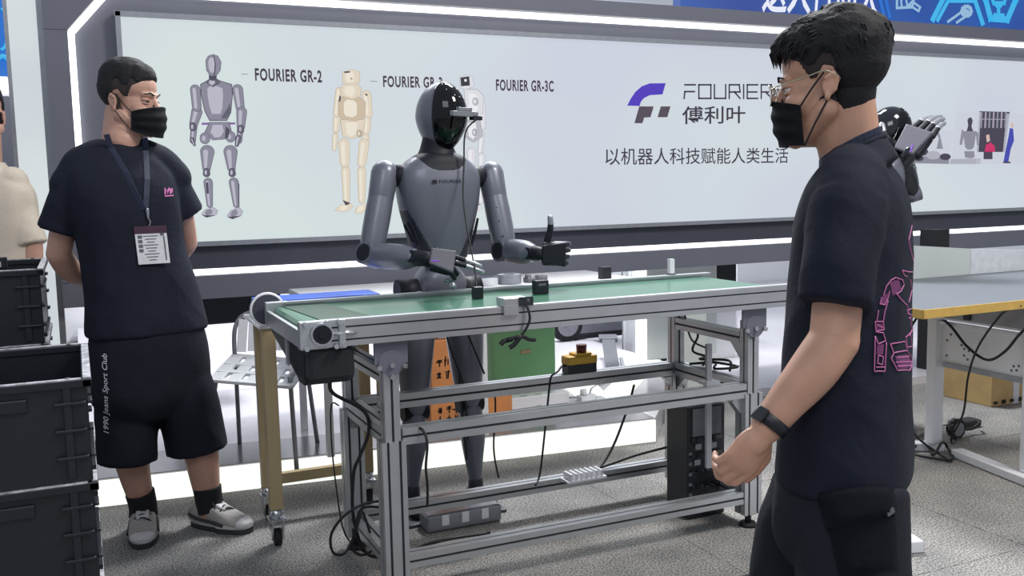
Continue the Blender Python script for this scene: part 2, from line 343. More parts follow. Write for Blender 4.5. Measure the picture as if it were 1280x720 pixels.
def pill(p, q, r1, r2, n=10):
    p, q = V(p), V(q); d = (q-p); a0 = math.atan2(d.y, d.x)
    return [(p.x+r1*math.cos(a0+PI/2+PI*k/n), p.y+r1*math.sin(a0+PI/2+PI*k/n)) for k in range(n+1)]+[(q.x+r2*math.cos(a0-PI/2+PI*k/n), q.y+r2*math.sin(a0-PI/2+PI*k/n)) for k in range(n+1)]
def oval(c, rx, rz, n=20): return [(c[0]+rx*math.cos(2*PI*k/n), c[1]+rz*math.sin(2*PI*k/n)) for k in range(n)]
def printed(name, px, mats, label, k=1.0):
    """px: shapes in photograph pixels (pill / poly), laid on the sign's plane; every shape = outline + body + highlight."""
    out = []; lay = 0
    def w(u, v): p = aty(u, v, SY); return (p.x, p.z)
    S = 3.85e-3
    for sh in px:
        kind = sh[0]; tone = sh[-1]; lay += 1
        if kind == 'p':                               # pill: (u1,v1,r1,u2,v2,r2)
            u1, v1, r1, u2, v2, r2 = sh[1]; a, c = w(u1, v1), w(u2, v2)
            out.append((pill(a, c, (r1+.55)*S, (r2+.55)*S), 3, lay*3)); out.append((pill(a, c, r1*S, r2*S), tone, lay*3+1))
            h = .36; out.append((pill((a[0]-r1*S*.25, a[1]), (c[0]-r2*S*.25, c[1]), r1*S*h, r2*S*h), 2 if tone != 2 else 0, lay*3+2))
        elif kind == 'g':
            P = [w(*q) for q in sh[1]]; cx = sum(p[0] for p in P)/len(P); cz = sum(p[1] for p in P)/len(P)
            out.append(([(cx+(p[0]-cx)*1.05, cz+(p[1]-cz)*1.04) for p in P], 3, lay*3)); out.append((P, tone, lay*3+1))
            out.append(([(cx-.006+(p[0]-cx)*.5, cz+(p[1]-cz)*.72) for p in P], 2 if tone != 2 else 0, lay*3+2))
        elif kind == 'f':
            out.append(([w(*q) for q in sh[1]], tone, lay*3))
    for i, o in enumerate(out): out[i] = (o[0], o[1], .5+i*.12)
    flat(name, out, mats, label)
GREY = [glow('pr_grey', (138, 136, 154), .9), glow('pr_grey_d', (92, 90, 108), .9), glow('pr_grey_l', (188, 186, 202), .9), glow('pr_grey_o', (72, 68, 86), .9), glow('pr_purple', (120, 84, 160), .9)]
CREAM = [glow('pr_cream', (226, 214, 194), .92), glow('pr_cream_d', (206, 188, 164), .92), glow('pr_cream_l', (238, 230, 214), .92), glow('pr_cream_o', (188, 172, 152), .9), glow('pr_dark', (70, 62, 66), .9)]
WHT = [glow('pr_white', (222, 222, 228), .92), glow('pr_white_d', (186, 186, 196), .92), glow('pr_white_l', (236, 238, 242), .92), glow('pr_white_o', (168, 168, 180), .9), glow('pr_black', (34, 34, 44), .9)]
printed('printed_robot', [
    ('p', (266, 91, 4, 266, 106, 4), 3), ('p', (243, 152, 3.5, 241, 176, 3), 0), ('p', (240, 174, 2, 243, 181, 1.2), 1),
    ('p', (301, 152, 3.5, 299, 176, 3), 0), ('p', (298, 172, 3, 296, 181, 2), 1),
    ('p', (246, 140, 6, 242, 155, 4.5), 0), ('p', (244, 112, 5.5, 246, 134, 5), 0), ('p', (297, 112, 6, 300, 134, 5), 0), ('p', (302, 140, 6, 301, 158, 4.5), 0), ('p', (241, 157, 3.5, 241, 160, 3.5), 1), ('p', (301, 160, 3.5, 301, 163, 3.5), 1),
    ('f', [(252, 153.5), (294, 153.2), (294, 155.6), (252, 156)], 4),
    ('g', [(251, 106), (260, 101), (273, 101), (289, 106), (290, 118), (288, 140), (283, 150), (262, 150), (256, 138), (252, 120)], 0),
    ('f', [(287, 128), (289, 140), (283, 148), (276, 148), (281, 140), (285, 134)], 1), ('g', [(258, 104), (266, 109), (275, 104), (272, 99), (261, 99)], 1),
    ('g', [(262, 153), (286, 153), (289, 165), (280, 174), (266, 175), (256, 166)], 0), ('p', (256, 172, 5.5, 256, 174, 5.5), 0), ('p', (288, 170, 5.5, 288, 172, 5.5), 0), ('f', [(282, 158), (287, 162), (285, 172), (281, 174)], 3),
    ('p', (259, 190, 8, 258, 210, 4.5), 0), ('p', (288, 190, 8, 289, 210, 4.5), 0), ('p', (258, 214, 3.5, 258, 217, 4), 1), ('p', (290, 214, 3.5, 290, 217, 4), 1),
    ('p', (260, 228, 5, 262, 256, 3.2), 0), ('p', (292, 228, 5.5, 295, 256, 3.2), 0), ('f', [(257, 228), (260, 228), (261, 242), (258, 242)], 3), ('f', [(297, 228), (299, 230), (299, 262), (297.5, 262)], 1),
    ('g', [(252, 268), (256, 262), (266, 259), (272, 263), (270, 268), (258, 271)], 2), ('g', [(284, 270), (288, 263), (298, 259), (303, 264), (301, 269), (290, 273)], 2), ('f', [(252, 269), (270, 269), (258, 272)], 3), ('f', [(284, 271), (302, 269.5), (290, 274)], 3),
    ('g', [(257, 76), (260, 70.5), (266, 68.5), (272, 70.5), (276, 78), (275, 88), (270, 95), (263, 95), (258, 88)], 0), ('f', [(266.2, 69), (267.2, 69), (269.5, 80), (268.5, 95), (267, 95), (268, 80)], 3), ('f', [(262, 95), (270, 95), (268, 101), (263, 101)], 3)],
    GREY, 'printed grey robot on the left of the sign')
printed('printed_robot', [
    ('p', (421, 148, 4.5, 420, 162, 4), 0), ('p', (419, 170, 3.5, 418, 186, 2.5), 0), ('p', (459, 148, 5, 458, 164, 4.5), 0), ('p', (457, 172, 4.5, 455, 186, 3), 0),
    ('p', (424, 114, 4.5, 421, 142, 4.5), 0), ('p', (458, 119, 6, 460, 142, 5.5), 0),
    ('p', (430, 180, 7, 431, 204, 6), 0), ('p', (455, 180, 6.5, 452, 204, 5.5), 0), ('p', (432, 214, 5.5, 433, 250, 4), 0), ('p', (452, 214, 5.5, 452, 250, 4), 0),
    ('g', [(418, 263), (426, 256), (438, 254), (441, 259), (432, 265)], 0), ('g', [(443, 266), (446, 258), (458, 254), (460, 260), (452, 267)], 0), ('f', [(428, 250), (438, 254), (432, 257)], 4),
    ('g', [(426, 150), (456, 150), (452, 168), (440, 174), (428, 170)], 0), ('p', (449, 166, 3.5, 449, 168, 3.5), 3),
    ('g', [(423, 126), (431, 120), (449, 122), (456, 128), (455, 147), (444, 151), (428, 149), (423, 143)], 1), ('g', [(428, 106), (444, 105), (451, 110), (450, 120), (440, 124), (428, 120), (425, 114)], 0), ('f', [(424, 119), (426, 121), (425, 127), (423, 127)], 4), ('f', [(456, 117), (459, 118), (459, 120), (456, 119)], 4),
    ('g', [(428, 90), (440, 87), (449, 90), (449, 104), (436, 106), (428, 103)], 0), ('f', [(430, 89.5), (437, 89), (437, 91), (430, 91.5)], 4), ('f', [(437.5, 97), (440, 97), (440, 100), (437.5, 100)], 3)],
    CREAM, 'printed cream robot in the middle of the sign')
printed('printed_robot', [
    ('p', (602, 130, 5.5, 603, 158, 4.5), 0), ('p', (602, 168, 4, 600, 190, 3), 0), ('p', (589, 190, 6, 589, 220, 5), 0), ('p', (602, 196, 5, 601, 224, 4.5), 0), ('p', (590, 228, 4.5, 592, 252, 3.5), 0), ('p', (601, 230, 4, 601, 252, 3), 0),
    ('g', [(583, 262), (590, 256), (600, 255), (602, 261), (594, 265)], 0), ('f', [(591, 254), (600, 255), (596, 258)], 4),
    ('g', [(580, 150), (600, 150), (603, 170), (592, 178), (582, 172)], 1), ('g', [(580, 112), (596, 112), (604, 120), (603, 140), (596, 150), (582, 150)], 0), ('p', (594, 126, 4, 594, 128, 4), 1), ('p', (593, 164, 3, 593, 167, 3), 3),
    ('g', [(574, 97), (581, 94), (590, 96), (592, 108), (582, 112), (575, 110)], 0), ('f', [(575, 97), (586, 95.5), (587, 107), (576, 108)], 4), ('f', [(580, 99), (583, 99), (583, 102), (580, 102)], 2)],
    WHT, 'printed white robot behind the black visor of the robot')
# lettering
def lettering(me, name, mt, fn):
    map_mesh(me, fn); o = put(name, me, mt, sign); return o
def lay_text(s, u0, v0, u1, v1, h_px, name, mt, bold=0.0, sx=None, shear=0, spacing=1.0):
    """text from pixel (u0,v0) to (u1,v1) of the base line, cap height h_px"""
    me = text_mesh(s, 1.0, bold, 1.0, shear, spacing); xs = [v.co.x for v in me.vertices]; ys = [v.co.y for v in me.vertices]
    x0, x1, y0, y1 = min(xs), max(xs), min(ys), max(ys)
    A, Bp = aty(u0, v0, SY), aty(u1, v1, SY); T = aty(u0, v0-h_px, SY)
    lettering(me, name, mt, lambda x, y: A+(Bp-A)*((x-x0)/(x1-x0))+V((0, -.0015, (T.z-A.z)*((y-y0)/(y1-y0)))))
lay_text('FOURIER GR-2', 319, 101, 402.5, 103.5, 16, 'lettering', 'ink', .03, spacing=1.14)
lay_text('FOURIER GR-3', 479, 109, 553, 110.5, 14.5, 'lettering', 'ink', .03, spacing=1.14)
lay_text('FOURIER GR-3C', 620, 113.5, 692, 115, 14.5, 'lettering', 'ink', .03, spacing=1.14)
lay_text('傅利叶', 852.5, 155.5, 931.5, 154, 22.5, 'lettering', 'ink2', .010)
lay_text('以机器人科技赋能人类生活', 756.5, 206.5, 985, 204, 21.5, 'lettering', 'ink2', .004)
b = B()
def pl(u, v): return aty(u, v, SY)
def stroke(b, pts, w, mi=0):
    P = [pl(*p) for p in pts]
    for i in range(len(P)-1):
        d = (P[i+1]-P[i]); d = d.normalized(); nn = V((-d.z, 0, d.x))*w/2; e = d*w*.48
        b.prism([P[i]-e+nn, P[i+1]+e+nn, P[i+1]+e-nn, P[i]-e-nn], None, (0, -.0012, 0), mi)
yT, yM, yB = 106, 115, 123
W_ = .0095
stroke(b, [(856, yT), (869, yT)], W_); stroke(b, [(868, yM-.5), (856, yM-.5), (855, yB)], W_)                          # F
stroke(b, [(873.5, yT), (888.5, yT), (888.5, yB), (873.5, yB), (873.5, yT)], W_)                                    # O
stroke(b, [(893, yT), (893, yB), (907, yB), (907, yT)], W_)                                                         # U
stroke(b, [(911.5, yB), (911.5, yT), (924, yT), (925, yM), (912, yM)], W_); stroke(b, [(918, yM), (925, yB)], W_)      # R
stroke(b, [(929.5, yT), (929.5, yB)], W_)                                                                           # I
stroke(b, [(947, yT), (934, yT), (934, yB), (947, yB)], W_); stroke(b, [(934, yM), (946, yM)], W_)                     # E
stroke(b, [(951.5, yB), (951.5, yT), (964, yT), (964, yM), (952, yM)], W_); stroke(b, [(957, yM), (964.5, yB)], W_)   # R
part('lettering', b, 'ink2', sign)
for s_ in ((302, 92.5), (463, 101.5)):
    b = B(); stroke(b, [s_, (s_[0]+8, s_[1]+.3)], .003); part('leader_line', b, 'frame', sign)
b = B()                                               # emblem
arc = [(784+0, 132), (788, 124), (794, 115), (802, 108), (812, 104.2), (832, 104), (828, 118), (812, 119), (805, 122.5), (801, 127), (799.5, 132.5)]
b.prism([pl(*p)for p in arc], None, (0, -.0012, 0), 0)
for q in ([(799, 133), (817, 133), (813, 146.5), (805, 147), (803, 154), (793, 154)], [(826, 133), (838, 133), (834, 146.5), (822, 146.5)]): b.prism([pl(*p) for p in q], None, (0, -.0012, 0), 1)
part('emblem', b, ['violet', 'slate'], sign)
# printed pictures at the right
def ps(b, pts, mi, lay=1): b.prism([pl(*p)+V((0, -.0008*lay, 0)) for p in pts], None, (0, -.0008, 0), mi)
PIC = [glow('pic_bg', (206, 210, 222), .92), glow('pic_dark', (62, 56, 76), .9), glow('pic_grey', (140, 140, 156), .9), glow('pic_pink', (206, 36, 104), .9), glow('pic_skin', (214, 186, 176), .9), glow('pic_blue', (58, 66, 176), .9), glow('pic_line', (168, 160, 180), .9), glow('pic_sil', (176, 178, 190), .9)]
b = B(); ps(b, [(1140, 161), (1192, 163), (1186, 205), (1140, 204)], 0)
ps(b, [(1150, 195), (1186, 196), (1186, 205), (1140, 204)], 2, 2)
for c in ((1152, 190, 8), (1166, 194, 9), (1181, 196, 7), (1148, 198, 6)): ps(b, [(c[0]+c[2]*math.cos(t*PI/6), c[1]+c[2]*.6*math.sin(t*PI/6)) for t in range(12)], 7 if c[0] == 1166 else 1, 3+c[0]*.001)
ps(b, [(1168, 162), (1172, 162), (1175, 172), (1178, 186), (1170, 186), (1173, 173)], 2, 5); part('printed_picture', b, PIC, sign, 'printed workshop picture beside the raised robot hand')
b = B(); ps(b, [(1196, 140), (1226, 140), (1222, 205), (1188, 205)], 0)
ps(b, [(1209, 150), (1211, 147), (1214, 147), (1215.5, 151), (1214, 158), (1216, 164), (1208, 164), (1210, 157)], 1, 2)
ps(b, [(1203, 164), (1220, 164), (1217, 184), (1214, 187), (1209, 187), (1206, 184)], 2, 3); ps(b, [(1202, 161), (1205, 166), (1202, 181), (1199, 181)], 2, 3); ps(b, [(1219, 164), (1222, 166), (1223, 182), (1221, 182)], 2, 3)
ps(b, [(1205, 189), (1217, 189), (1218, 196), (1214, 198), (1206, 197)], 2, 3); ps(b, [(1188, 199), (1226, 198), (1225, 205), (1187, 205)], 7, 2)
part('printed_picture', b, PIC, sign, 'printed picture of a grey robot torso')
b = B(); ps(b, [(1224, 139), (1262, 140), (1256, 190), (1221, 190)], 1)
for k in range(7): ps(b, [(1226+k*5, 140), (1228+k*5, 140), (1227+k*5, 160), (1225+k*5, 160)], 6 if k % 2 else 2, 2)
ps(b, [(1226, 148.5), (1259, 149), (1259, 150), (1226, 149.5)], 6, 3)
ps(b, [(1232, 172), (1235, 166), (1240, 168), (1243, 178), (1242, 190), (1231, 188)], 1, 3); ps(b, [(1232, 169), (1236, 168), (1237, 176), (1233, 178)], 4, 4); ps(b, [(1232, 181), (1238, 178), (1243, 183), (1243, 190), (1230, 190)], 3, 4)
ps(b, [(1220, 190), (1256, 190), (1254, 205), (1220, 205)], 0, 2); ps(b, [(1229, 189), (1240, 189), (1240, 199), (1229, 199)], 1, 4); part('printed_picture', b, PIC, sign, 'printed picture of a seated woman in pink')
b = B(); ps(b, [(1258, 142), (1290, 142), (1290, 205), (1252, 205)], 0)
ps(b, [(1263.5, 154), (1266, 153), (1267, 156), (1266, 160), (1263.5, 159)], 4, 2); ps(b, [(1262, 160), (1266, 161), (1267, 176), (1263, 186), (1260, 202), (1254, 202), (1257, 186), (1260, 172)], 5, 3); ps(b, [(1254, 202), (1262, 202), (1263, 204), (1253, 204)], 1, 4)
part('printed_picture', b, PIC, sign, 'printed picture of a standing man in blue')

# blue hall banner behind the wall
BY = 3.5
ban = thing('hall_banner', 'blue lit hall banner with white characters above the sign wall', 'banner', (6, BY, 2.45))
b = B(); b.box((7.3, BY+.06, 3.1), (7.6, .1, 1.3)); part('banner_panel', b, 'banner', ban)
def pb(u, v): return aty(u, v, BY)
def bstroke(b, pts, w, mi=0, closed=False):
    P = [pb(*p) for p in pts]; P = P+[P[0]] if closed else P
    for i in range(len(P)-1):
        d = (P[i+1]-P[i]).normalized(); nn = V((-d.z, 0, d.x))*w/2; e = d*w*.45
        b.prism([P[i]-e+nn, P[i+1]+e+nn, P[i+1]+e-nn, P[i]-e-nn], None, (0, -.004, 0), mi)
me = text_mesh('送人行即大', 1, .02, 1, .12, 1.02); xs = [v.co.x for v in me.vertices]; ys = [v.co.y for v in me.vertices]; A, C_ = pb(952, 13.5), pb(1099, 21)
map_mesh(me, lambda x, y: A+(C_-A)*((x-min(xs))/(max(xs)-min(xs)))+V((0, -.004, .36*((y-min(ys))/(max(ys)-min(ys)))-.015)))
put('lettering', me, 'banner_w', ban)
b = B(); bstroke(b, [(1100, 0), (1105, 20)], .03); bstroke(b, [(1106, -6), (1112, 21)], .03); part('line_drawing', b, 'banner_b', ban)
b = B(); bstroke(b, [(1121, -6), (1121, 10), (1140, 9), (1143, -6)], .022); bstroke(b, [(1127, 8), (1126, 0), (1132, -3), (1134, 8)], .018); bstroke(b, [(1136, 6), (1148, 14), (1150, 9), (1140, 2)], .018, 0, True); part('line_drawing', b, 'banner_d', ban)
b = B(); bstroke(b, [(1166, 24), (1180, -4)], .05, 0); bstroke(b, [(1172, 25), (1185, 1), (1216, 1)], .035); bstroke(b, [(1217, -4), (1228, 29)], .045); part('line_drawing', b, 'banner_c', ban)
b = B(); bstroke(b, [(1185, 27), (1206, 12), (1212, 17), (1196, 28)], .022); bstroke(b, [(1206+6*math.cos(k*PI/5)+2, 14+6*math.sin(k*PI/5)) for k in range(10)], .03, 0, True); bstroke(b, [(1207, 14), (1209, 15)], .04); part('line_drawing', b, 'banner_d', ban)
b = B(); bstroke(b, [(1232, 0), (1238, 23), (1259, 24.5), (1269, 1), (1262, -20), (1240, -20)], .06, 0, True); part('line_drawing', b, 'banner_c', ban)
b = B(); bstroke(b, [(1241, 2), (1248, 10), (1255, 2)], .03); bstroke(b, [(1248, 10), (1248, 17)], .04); bstroke(b, [(1243, 18.5), (1254, 19)], .03); bstroke(b, [(1239, -4), (1257, -4), (1255, 4), (1242, 4)], .035, 0, True); part('line_drawing', b, 'banner_c', ban)
lb = thing('light_box', 'blue lit picture box on the wall left of the light column', 'sign', (-2.0, 3.5, 1.95))
b = B(); b.box((-2.08, 3.56, 2.5), (1.96, .06, 1.10)); part('picture', b, 'banner_b', lb)
b = B(); b.tube([aty(0+2, 10, 3.52), aty(7, 18, 3.52), aty(11, 40, 3.52), aty(6, 58, 3.52), aty(1, 62, 3.52)], .008); b.tube([aty(-4, 74, 3.52), aty(4, 70, 3.52), aty(12, 76, 3.52)], .012); part('line_drawing', b, 'banner_c', lb)

# ---------------------------------------------------------------- conveyor table
CX0, CX1, CY0, CY1 = -.25, 1.545, -.03, .505
conv = thing('conveyor_table', 'green belt conveyor on an aluminium profile frame in front of the grey robot', 'conveyor', (.65, .24, 0))
PX = (.022, 1.385); PY = (.008, .475)
for x in PX:
    for y in PY:
        b = B(); slotbeam(b, (x, y, .50), (x, y, .77 if y < .1 else .812), .048, .048, up=(0, 1, 0)); slotbeam(b, (x, y, .05), (x, y, .505), .076 if y < .1 else .07, .06, 2, 1, up=(0, 1, 0))
        part('leg', b, ALU, conv)
        b = B(); b.cyl((x, y, .012), (x, y, .05), .012); b.cyl((x, y, 0), (x, y, .014), .035, .028); part('levelling_foot', b, 'rubber', conv)
def rail(p, q, w=.05, h=.05, nw=1, nh=1, name='crossbar'):
    b = B(); slotbeam(b, p, q, w, h, nw, nh); part(name, b, ALU, conv)
ZM, ZB = .517, .117
for y in PY: rail((PX[0]+.03, y, ZM), (PX[1]-.03, y, ZM), .05, .052); rail((PX[0]+.036, y, ZB), (PX[1]-.036, y, ZB), .05, .045)
for x in PX:
    rail((x, PY[0]+.026, ZM), (x, PY[1]-.026, ZM), .05, .052); rail((x, PY[0]+.03, .705), (x, PY[1]-.026, .705), .045, .045); rail((x, PY[0]+.03, ZB), (x, PY[1]-.03, ZB), .05, .045)
# rails that carry the belt
for y, nm in ((CY0, 'side_rail'), (CY1, 'side_rail')):
    xe = CX1 if y < .1 else CX1+.02
    b = B(); slotbeam(b, (CX0+.08 if y < .1 else CX0, y, .856), (xe, y, .856), .024, .076, 1, 2, g=.005)
    b.box(((CX0+xe)/2+.03, y+(.006 if y < .1 else -.006), .8935), (xe-CX0-.06, .03, .007)); part(nm, b, ALU, conv)
b = B(); zt, zb_, r = .882, .832, .025                # belt: a closed loop round the two rollers
Pq = [(CX0+.045, zt)]+[(CX1-.02, zt)]+[(CX1-.02+r*math.sin(t*PI/6), (zt+zb_)/2+r*math.cos(t*PI/6)) for t in range(1, 6)]+[(CX1-.02, zb_), (CX0+.045, zb_)]+[(CX0+.045-r*math.sin(t*PI/6), (zt+zb_)/2-r*math.cos(t*PI/6)) for t in range(1, 6)]
b.prism([V((x, CY0+.018, z)) for x, z in Pq], None, (0, CY1-CY0-.036, 0)); belt = part('belt', b, 'belt', conv)
b = B(); b.prism([V((-.155, CY0+.02, .8825)), V((.005, CY0+.02, .8825)), V((-.055, CY1-.02, .8825)), V((-.20, CY1-.02, .8825))], None, (0, 0, .0016)); part('belt_seam', b, 'belt2', belt, 'dark green splice patch of the belt')
for x in (CX0+.045, CX1-.02):
    b = B(); b.cyl((x, CY0-.01, .857), (x, CY1+.01, .857), .021); part('roller', b, 'steel', conv)
# left end: tension block, bearing and bolts
b = B(); b.box((CX0+.038, CY0-.001, .857), (.085, .03, .082), bev=.003); b.box((CX0+.118, CY0-.014, .857), (.02, .022, .086), bev=.003); blk = part('bearing_block', b, 'alu', conv)
b = B(); b.cyl((CX0+.058, CY0-.016, .86), (CX0+.058, CY0-.034, .86), .027, n=24); b.cyl((CX0+.058, CY0-.034, .86), (CX0+.058, CY0-.037, .86), .011, n=16); bearing = part('bearing', b, 'joint', blk, 'dark round bearing with a steel rim')
b = B(); b.loft([((CX0+.058, CY0-.016, .86), V((1, 0, 0)), V((0, 0, 1)), .034, .034), ((CX0+.058, CY0-.028, .86), V((1, 0, 0)), V((0, 0, 1)), .033, .033)], 28); part('bearing_ring', b, 'steel', blk)
for x, z in ((.112, .892), (.122, .824), (.098, .822), (.072, .892), (.012, .892), (.012, .822)):
    b = B(); b.cyl((CX0+x, CY0-.014, z), (CX0+x, CY0-.032, z), .0075, n=10); part('bolt', b, 'steel', blk)
b = B(); b.cyl((CX0+.09, CY0-.02, .858), (CX0+.16, CY0-.02, .858), .006, n=8); part('tension_screw', b, 'steel', blk)
b = B(); b.box((CX0+.035, CY1+.004, .857), (.075, .03, .082), bev=.003); part('bearing_block', b, 'alu', conv)
b = B(); b.box((CX0+.004, (CY0+CY1)/2, .846), (.012, CY1-CY0-.03, .05)); part('end_plate', b, 'alu', conv)
# motor box hanging under the left end
b = B(); Yp = [(CY0+.0, .818), (CY0+.0, .735), (CY0+.03, .705), (CY0+.10, .705), (CY0+.14, .72), (CY1-.02, .80), (CY1-.02, .82)]
b.prism([V((CX0+.012, y, z)) for y, z in Yp], None, (.04, 0, 0)); part('belt_guard', b, 'blackp', conv)
b = B(); b.box((CX0+.085, CY0+.09, .765), (.15, .19, .115), bev=.022); part('motor', b, 'blackm', conv)
b = B(); b.bar((CX0+.006, .20, .83), (CX0+.006, .20, .735), .006, .03); part('guard_strap', b, 'mgrey', conv)
pc_ = V((CX0+.012, CY1+.042, .868)); b = B(); b.cyl(pc_+V((0, .012, 0)), pc_-V((0, .006, 0)), .052, n=28); part('pulley_cover', b, 'dkframe', conv)
b = B(); n = 28; b.tube([pc_+V((.054*math.cos(t*2*PI/n), 0, .054*math.sin(t*2*PI/n))) for t in range(n+1)], .006, 8, 2); part('pulley_rim', b, 'white', conv)
# triangular corner plates and round brackets
for x in PX:
    b = B(); b.box((x, PY[0]-.026, .785), (.105, .008, .075)); b.cyl((x, PY[0]-.022, .752), (x, PY[0]-.034, .752), .040, n=28); pl_ = part('corner_plate', b, 'wall', conv)
    for dx, dz in ((0, -.005), (.0, -.042), (-.04, -.01), (.04, -.01)):
        b = B(); b.cyl((x+dx, PY[0]-.034, .75+dz), (x+dx, PY[0]-.044, .75+dz), .008, n=10); part('bolt', b, 'steel', pl_)
for x in PX:
    s = 1 if x < .5 else -1
    b = B(); b.prism([V((x+s*.03, PY[1]-.025, ZM-.03)), V((x+s*.075, PY[1]-.025, ZM-.03)), V((x+s*.03, PY[1]-.025, ZM-.075))], None, (0, .03, 0)); part('corner_bracket', b, 'alu', conv)
    b = B(); b.prism([V((x-.012, PY[1]-.03, ZM-.03)), V((x-.012, PY[1]-.08, ZM-.03)), V((x-.012, PY[1]-.03, ZM-.075))], None, (.03, 0, 0)); part('corner_bracket', b, 'alu', conv)
b = B(); b.prism([V((1.36, .03, ZM-.027)), V((1.31, .03, ZM-.027)), V((1.305, .03, ZM-.04)), V((1.34, .03, ZM-.085)), V((1.36, .03, ZM-.085))], None, (0, -.03, 0)); part('corner_bracket', b, 'alu', conv)
b = B(); b.prism([V((1.39, .05, .68)), V((1.39, .13, .68)), V((1.39, .05, .60))], None, (.006, 0, 0)); part('corner_bracket', b, 'alu', conv)
b = B(); b.box((1.395, CY1+.02, .885), (.022, .02, .15)); b.box((1.395, CY1+.018, .885), (.030, .026, .03), mi=1); part('sensor_post', b, ['white', 'joint'], conv)
b = B(); b.box((.12, PY[1]-.01, .35), (.012, .008, .34)); part('cable_duct', b, 'alu_dark', conv)

# photo sensor on the front rail, with its cable
sen = thing('photo_sensor', 'small grey photo sensor clamped on the front rail of the conveyor', 'sensor', (.44, CY0, .90))
b = B(); b.box((.428, CY0+.012, .910), (.085, .06, .026), bev=.002); part('housing', b, 'alu', sen)
b = B(); b.box((.462, CY0-.019, .910), (.05, .004, .028)); b.cyl((.468, CY0-.021, .914), (.468, CY0-.024, .914), .006, n=10, mi=1); part('sensor_face', b, ['blackg', 'dgrey'], sen)
b = B(); b.box((.41, CY0-.0175, .885), (.05, .008, .03)); part('clamp', b, 'alu', sen)
b = B(); b.tube([(.462, CY0-.022, .898), (.467, CY0-.03, .875), (.468, CY0-.03, .85), (.456, CY0-.026, .822), (.44, CY0-.02, .80)], .0042); b.tube([(.44, CY0-.02, .80), (.42, CY0-.015, .775), (.405, CY0-.01, .765)], .008); b.tube([(.40, CY0-.01, .790), (.44, CY0-.02, .80), (.475, CY0-.01, .785), (.50, CY0, .78)], .006); b.tube([(.42, CY0, .79), (.39, CY0, .785), (.38, CY0, .775)], .008); part('sensor_cable', b, 'cable', sen)
def puck(x, y, w, h, nm, lab, face):
    t = thing('test_block', lab, 'block', (x, y, .8825), 'black test blocks on the belt')
    b = B(); b.box((x, y, .8825+h/2), (w, .03, h), bev=.003); part('body', b, 'blackp', t)
    b = B(); b.box((x, y-.0155, .8825+h*.7), (w*.55, .002, h*.18)); part('slot', b, face, t)
puck(.448, .318, .035, .042, 0, 'small black block on the green belt under the robot\'s fingertips', 'blackg')
puck(.695, .32, .055, .05, 0, 'larger black block with a grey slot on the green belt', 'dgrey')

# emergency stop box on the rear crossbar
es = thing('emergency_stop', 'yellow and black emergency stop box on the rear crossbar of the conveyor', 'switch', (.93, .475, .543))
b = B(); b.box((.935, .475, .563), (.125, .06, .04), bev=.004); part('base', b, 'blackp', es)
b = B(); b.box((.935, .475, .595), (.13, .062, .034), bev=.006); part('cover', b, 'yellow', es)
b = B(); b.box((.94, .475, .616), (.075, .05, .012), bev=.003); part('collar', b, 'yellow', es)
b = B(); b.cyl((.945, .475, .62), (.945, .475, .652), .019, .021, 18); part('push_button', b, 'red', es)
b = B(); b.tube([(.875, .475, .575), (.855, .47, .575), (.83, .455, .56), (.80, .45, .545), (.79, .45, .50), (.77, .45, .35), (.74, .44, .18), (.70, .40, .145)], .004); part('lead', b, 'cable', es)

# dark computer tower and clamp under the right end
pc = thing('computer_tower', 'black open-frame computer tower under the right end of the conveyor', 'computer', (1.30, .27, 0))
b = B(); b.box((1.30, .22, .22), (.17, .14, .43), bev=.004); part('case', b, 'blackp', pc)
b = B(); b.box((1.30, .148, .375), (.13, .006, .105)); part('front_panel', b, 'dgrey', pc)
for z in (.31, .25, .19, .13):
    b = B(); b.box((1.30, .147, z), (.14, .008, .018)); part('slat', b, 'blackg', pc)
for x, z in ((1.26, .282), (1.33, .28), (1.345, .225), (1.255, .222)):
    b = B(); b.box((x, .145, z), (.028, .004, .022), bev=.004); part('vent_opening', b, 'mgrey', pc)
for z in (.26, .22, .18, .14, .10): 
    b = B(); b.box((1.224, .145, z), (.012, .006, .012)); part('lamp', b, 'dgrey', pc)
cl = thing('clamp_rod', 'upright steel clamp rod fixed to the lower rail in front of the black computer', 'rod', (1.24, .06, .25))
b = B(); b.box((1.236, .05, .46), (.022, .012, .46)); part('rod', b, 'mgrey', cl)
b = B(); b.box((1.236, .045, .55), (.06, .05, .012)); b.box((1.236, .05, .535), (.03, .02, .03)); part('clamp', b, 'alu', cl)
# cables around the conveyor
def cable(lab, pts, r=.005, mt='cable', group=None, n=8, name='cable'):
    b = B(); b.tube(pts, r, n, 6); return single(name, b, mt, lab, 'cable', group)
cable('thick black motor cable hanging from under the left end of the conveyor', [(CX0+.10, .04, .71), (CX0+.11, .06, .66), (-.03, .12, .58), (-.005, .16, .50), (-.035, .17, .42), (-.055, .18, .36), (-.05, .22, .2), (.0, .25, .06), (.10, .22, .05), (.22, .15, .10), (.40, .14, .10)], .006)
cable('thin grey cable looping beside the rear left leg of the conveyor', [(-.03, .44, .53), (-.06, .42, .54), (-.075, .38, .44), (-.085, .3, .30), (-.06, .3, .12), (.02, .32, .03)], .0028, 'cable')
lp = lambda P, y: [aty(u, v, y+k*.012) for k, (u, v) in enumerate(P)]
cable('black looped cable hanging by the front left leg of the conveyor', lp([(478, 626), (455, 630), (430, 645), (414, 668), (416, 690), (430, 692), (442, 672), (450, 646), (456, 628)], .13), .0045)
cable('second black cable loop by the front left leg, nearer the leg', lp([(476, 634), (452, 636), (444, 662), (440, 684), (452, 694), (468, 684), (462, 664), (454, 640)], .16), .0045)
cable('black cable running down beside the lower front rail near the left leg', [(.10, -.005, .54), (.115, -.03, .53), (.12, -.045, .49), (.115, -.04, .42), (.12, -.035, .36), (.13, .0, .28)], .0042)
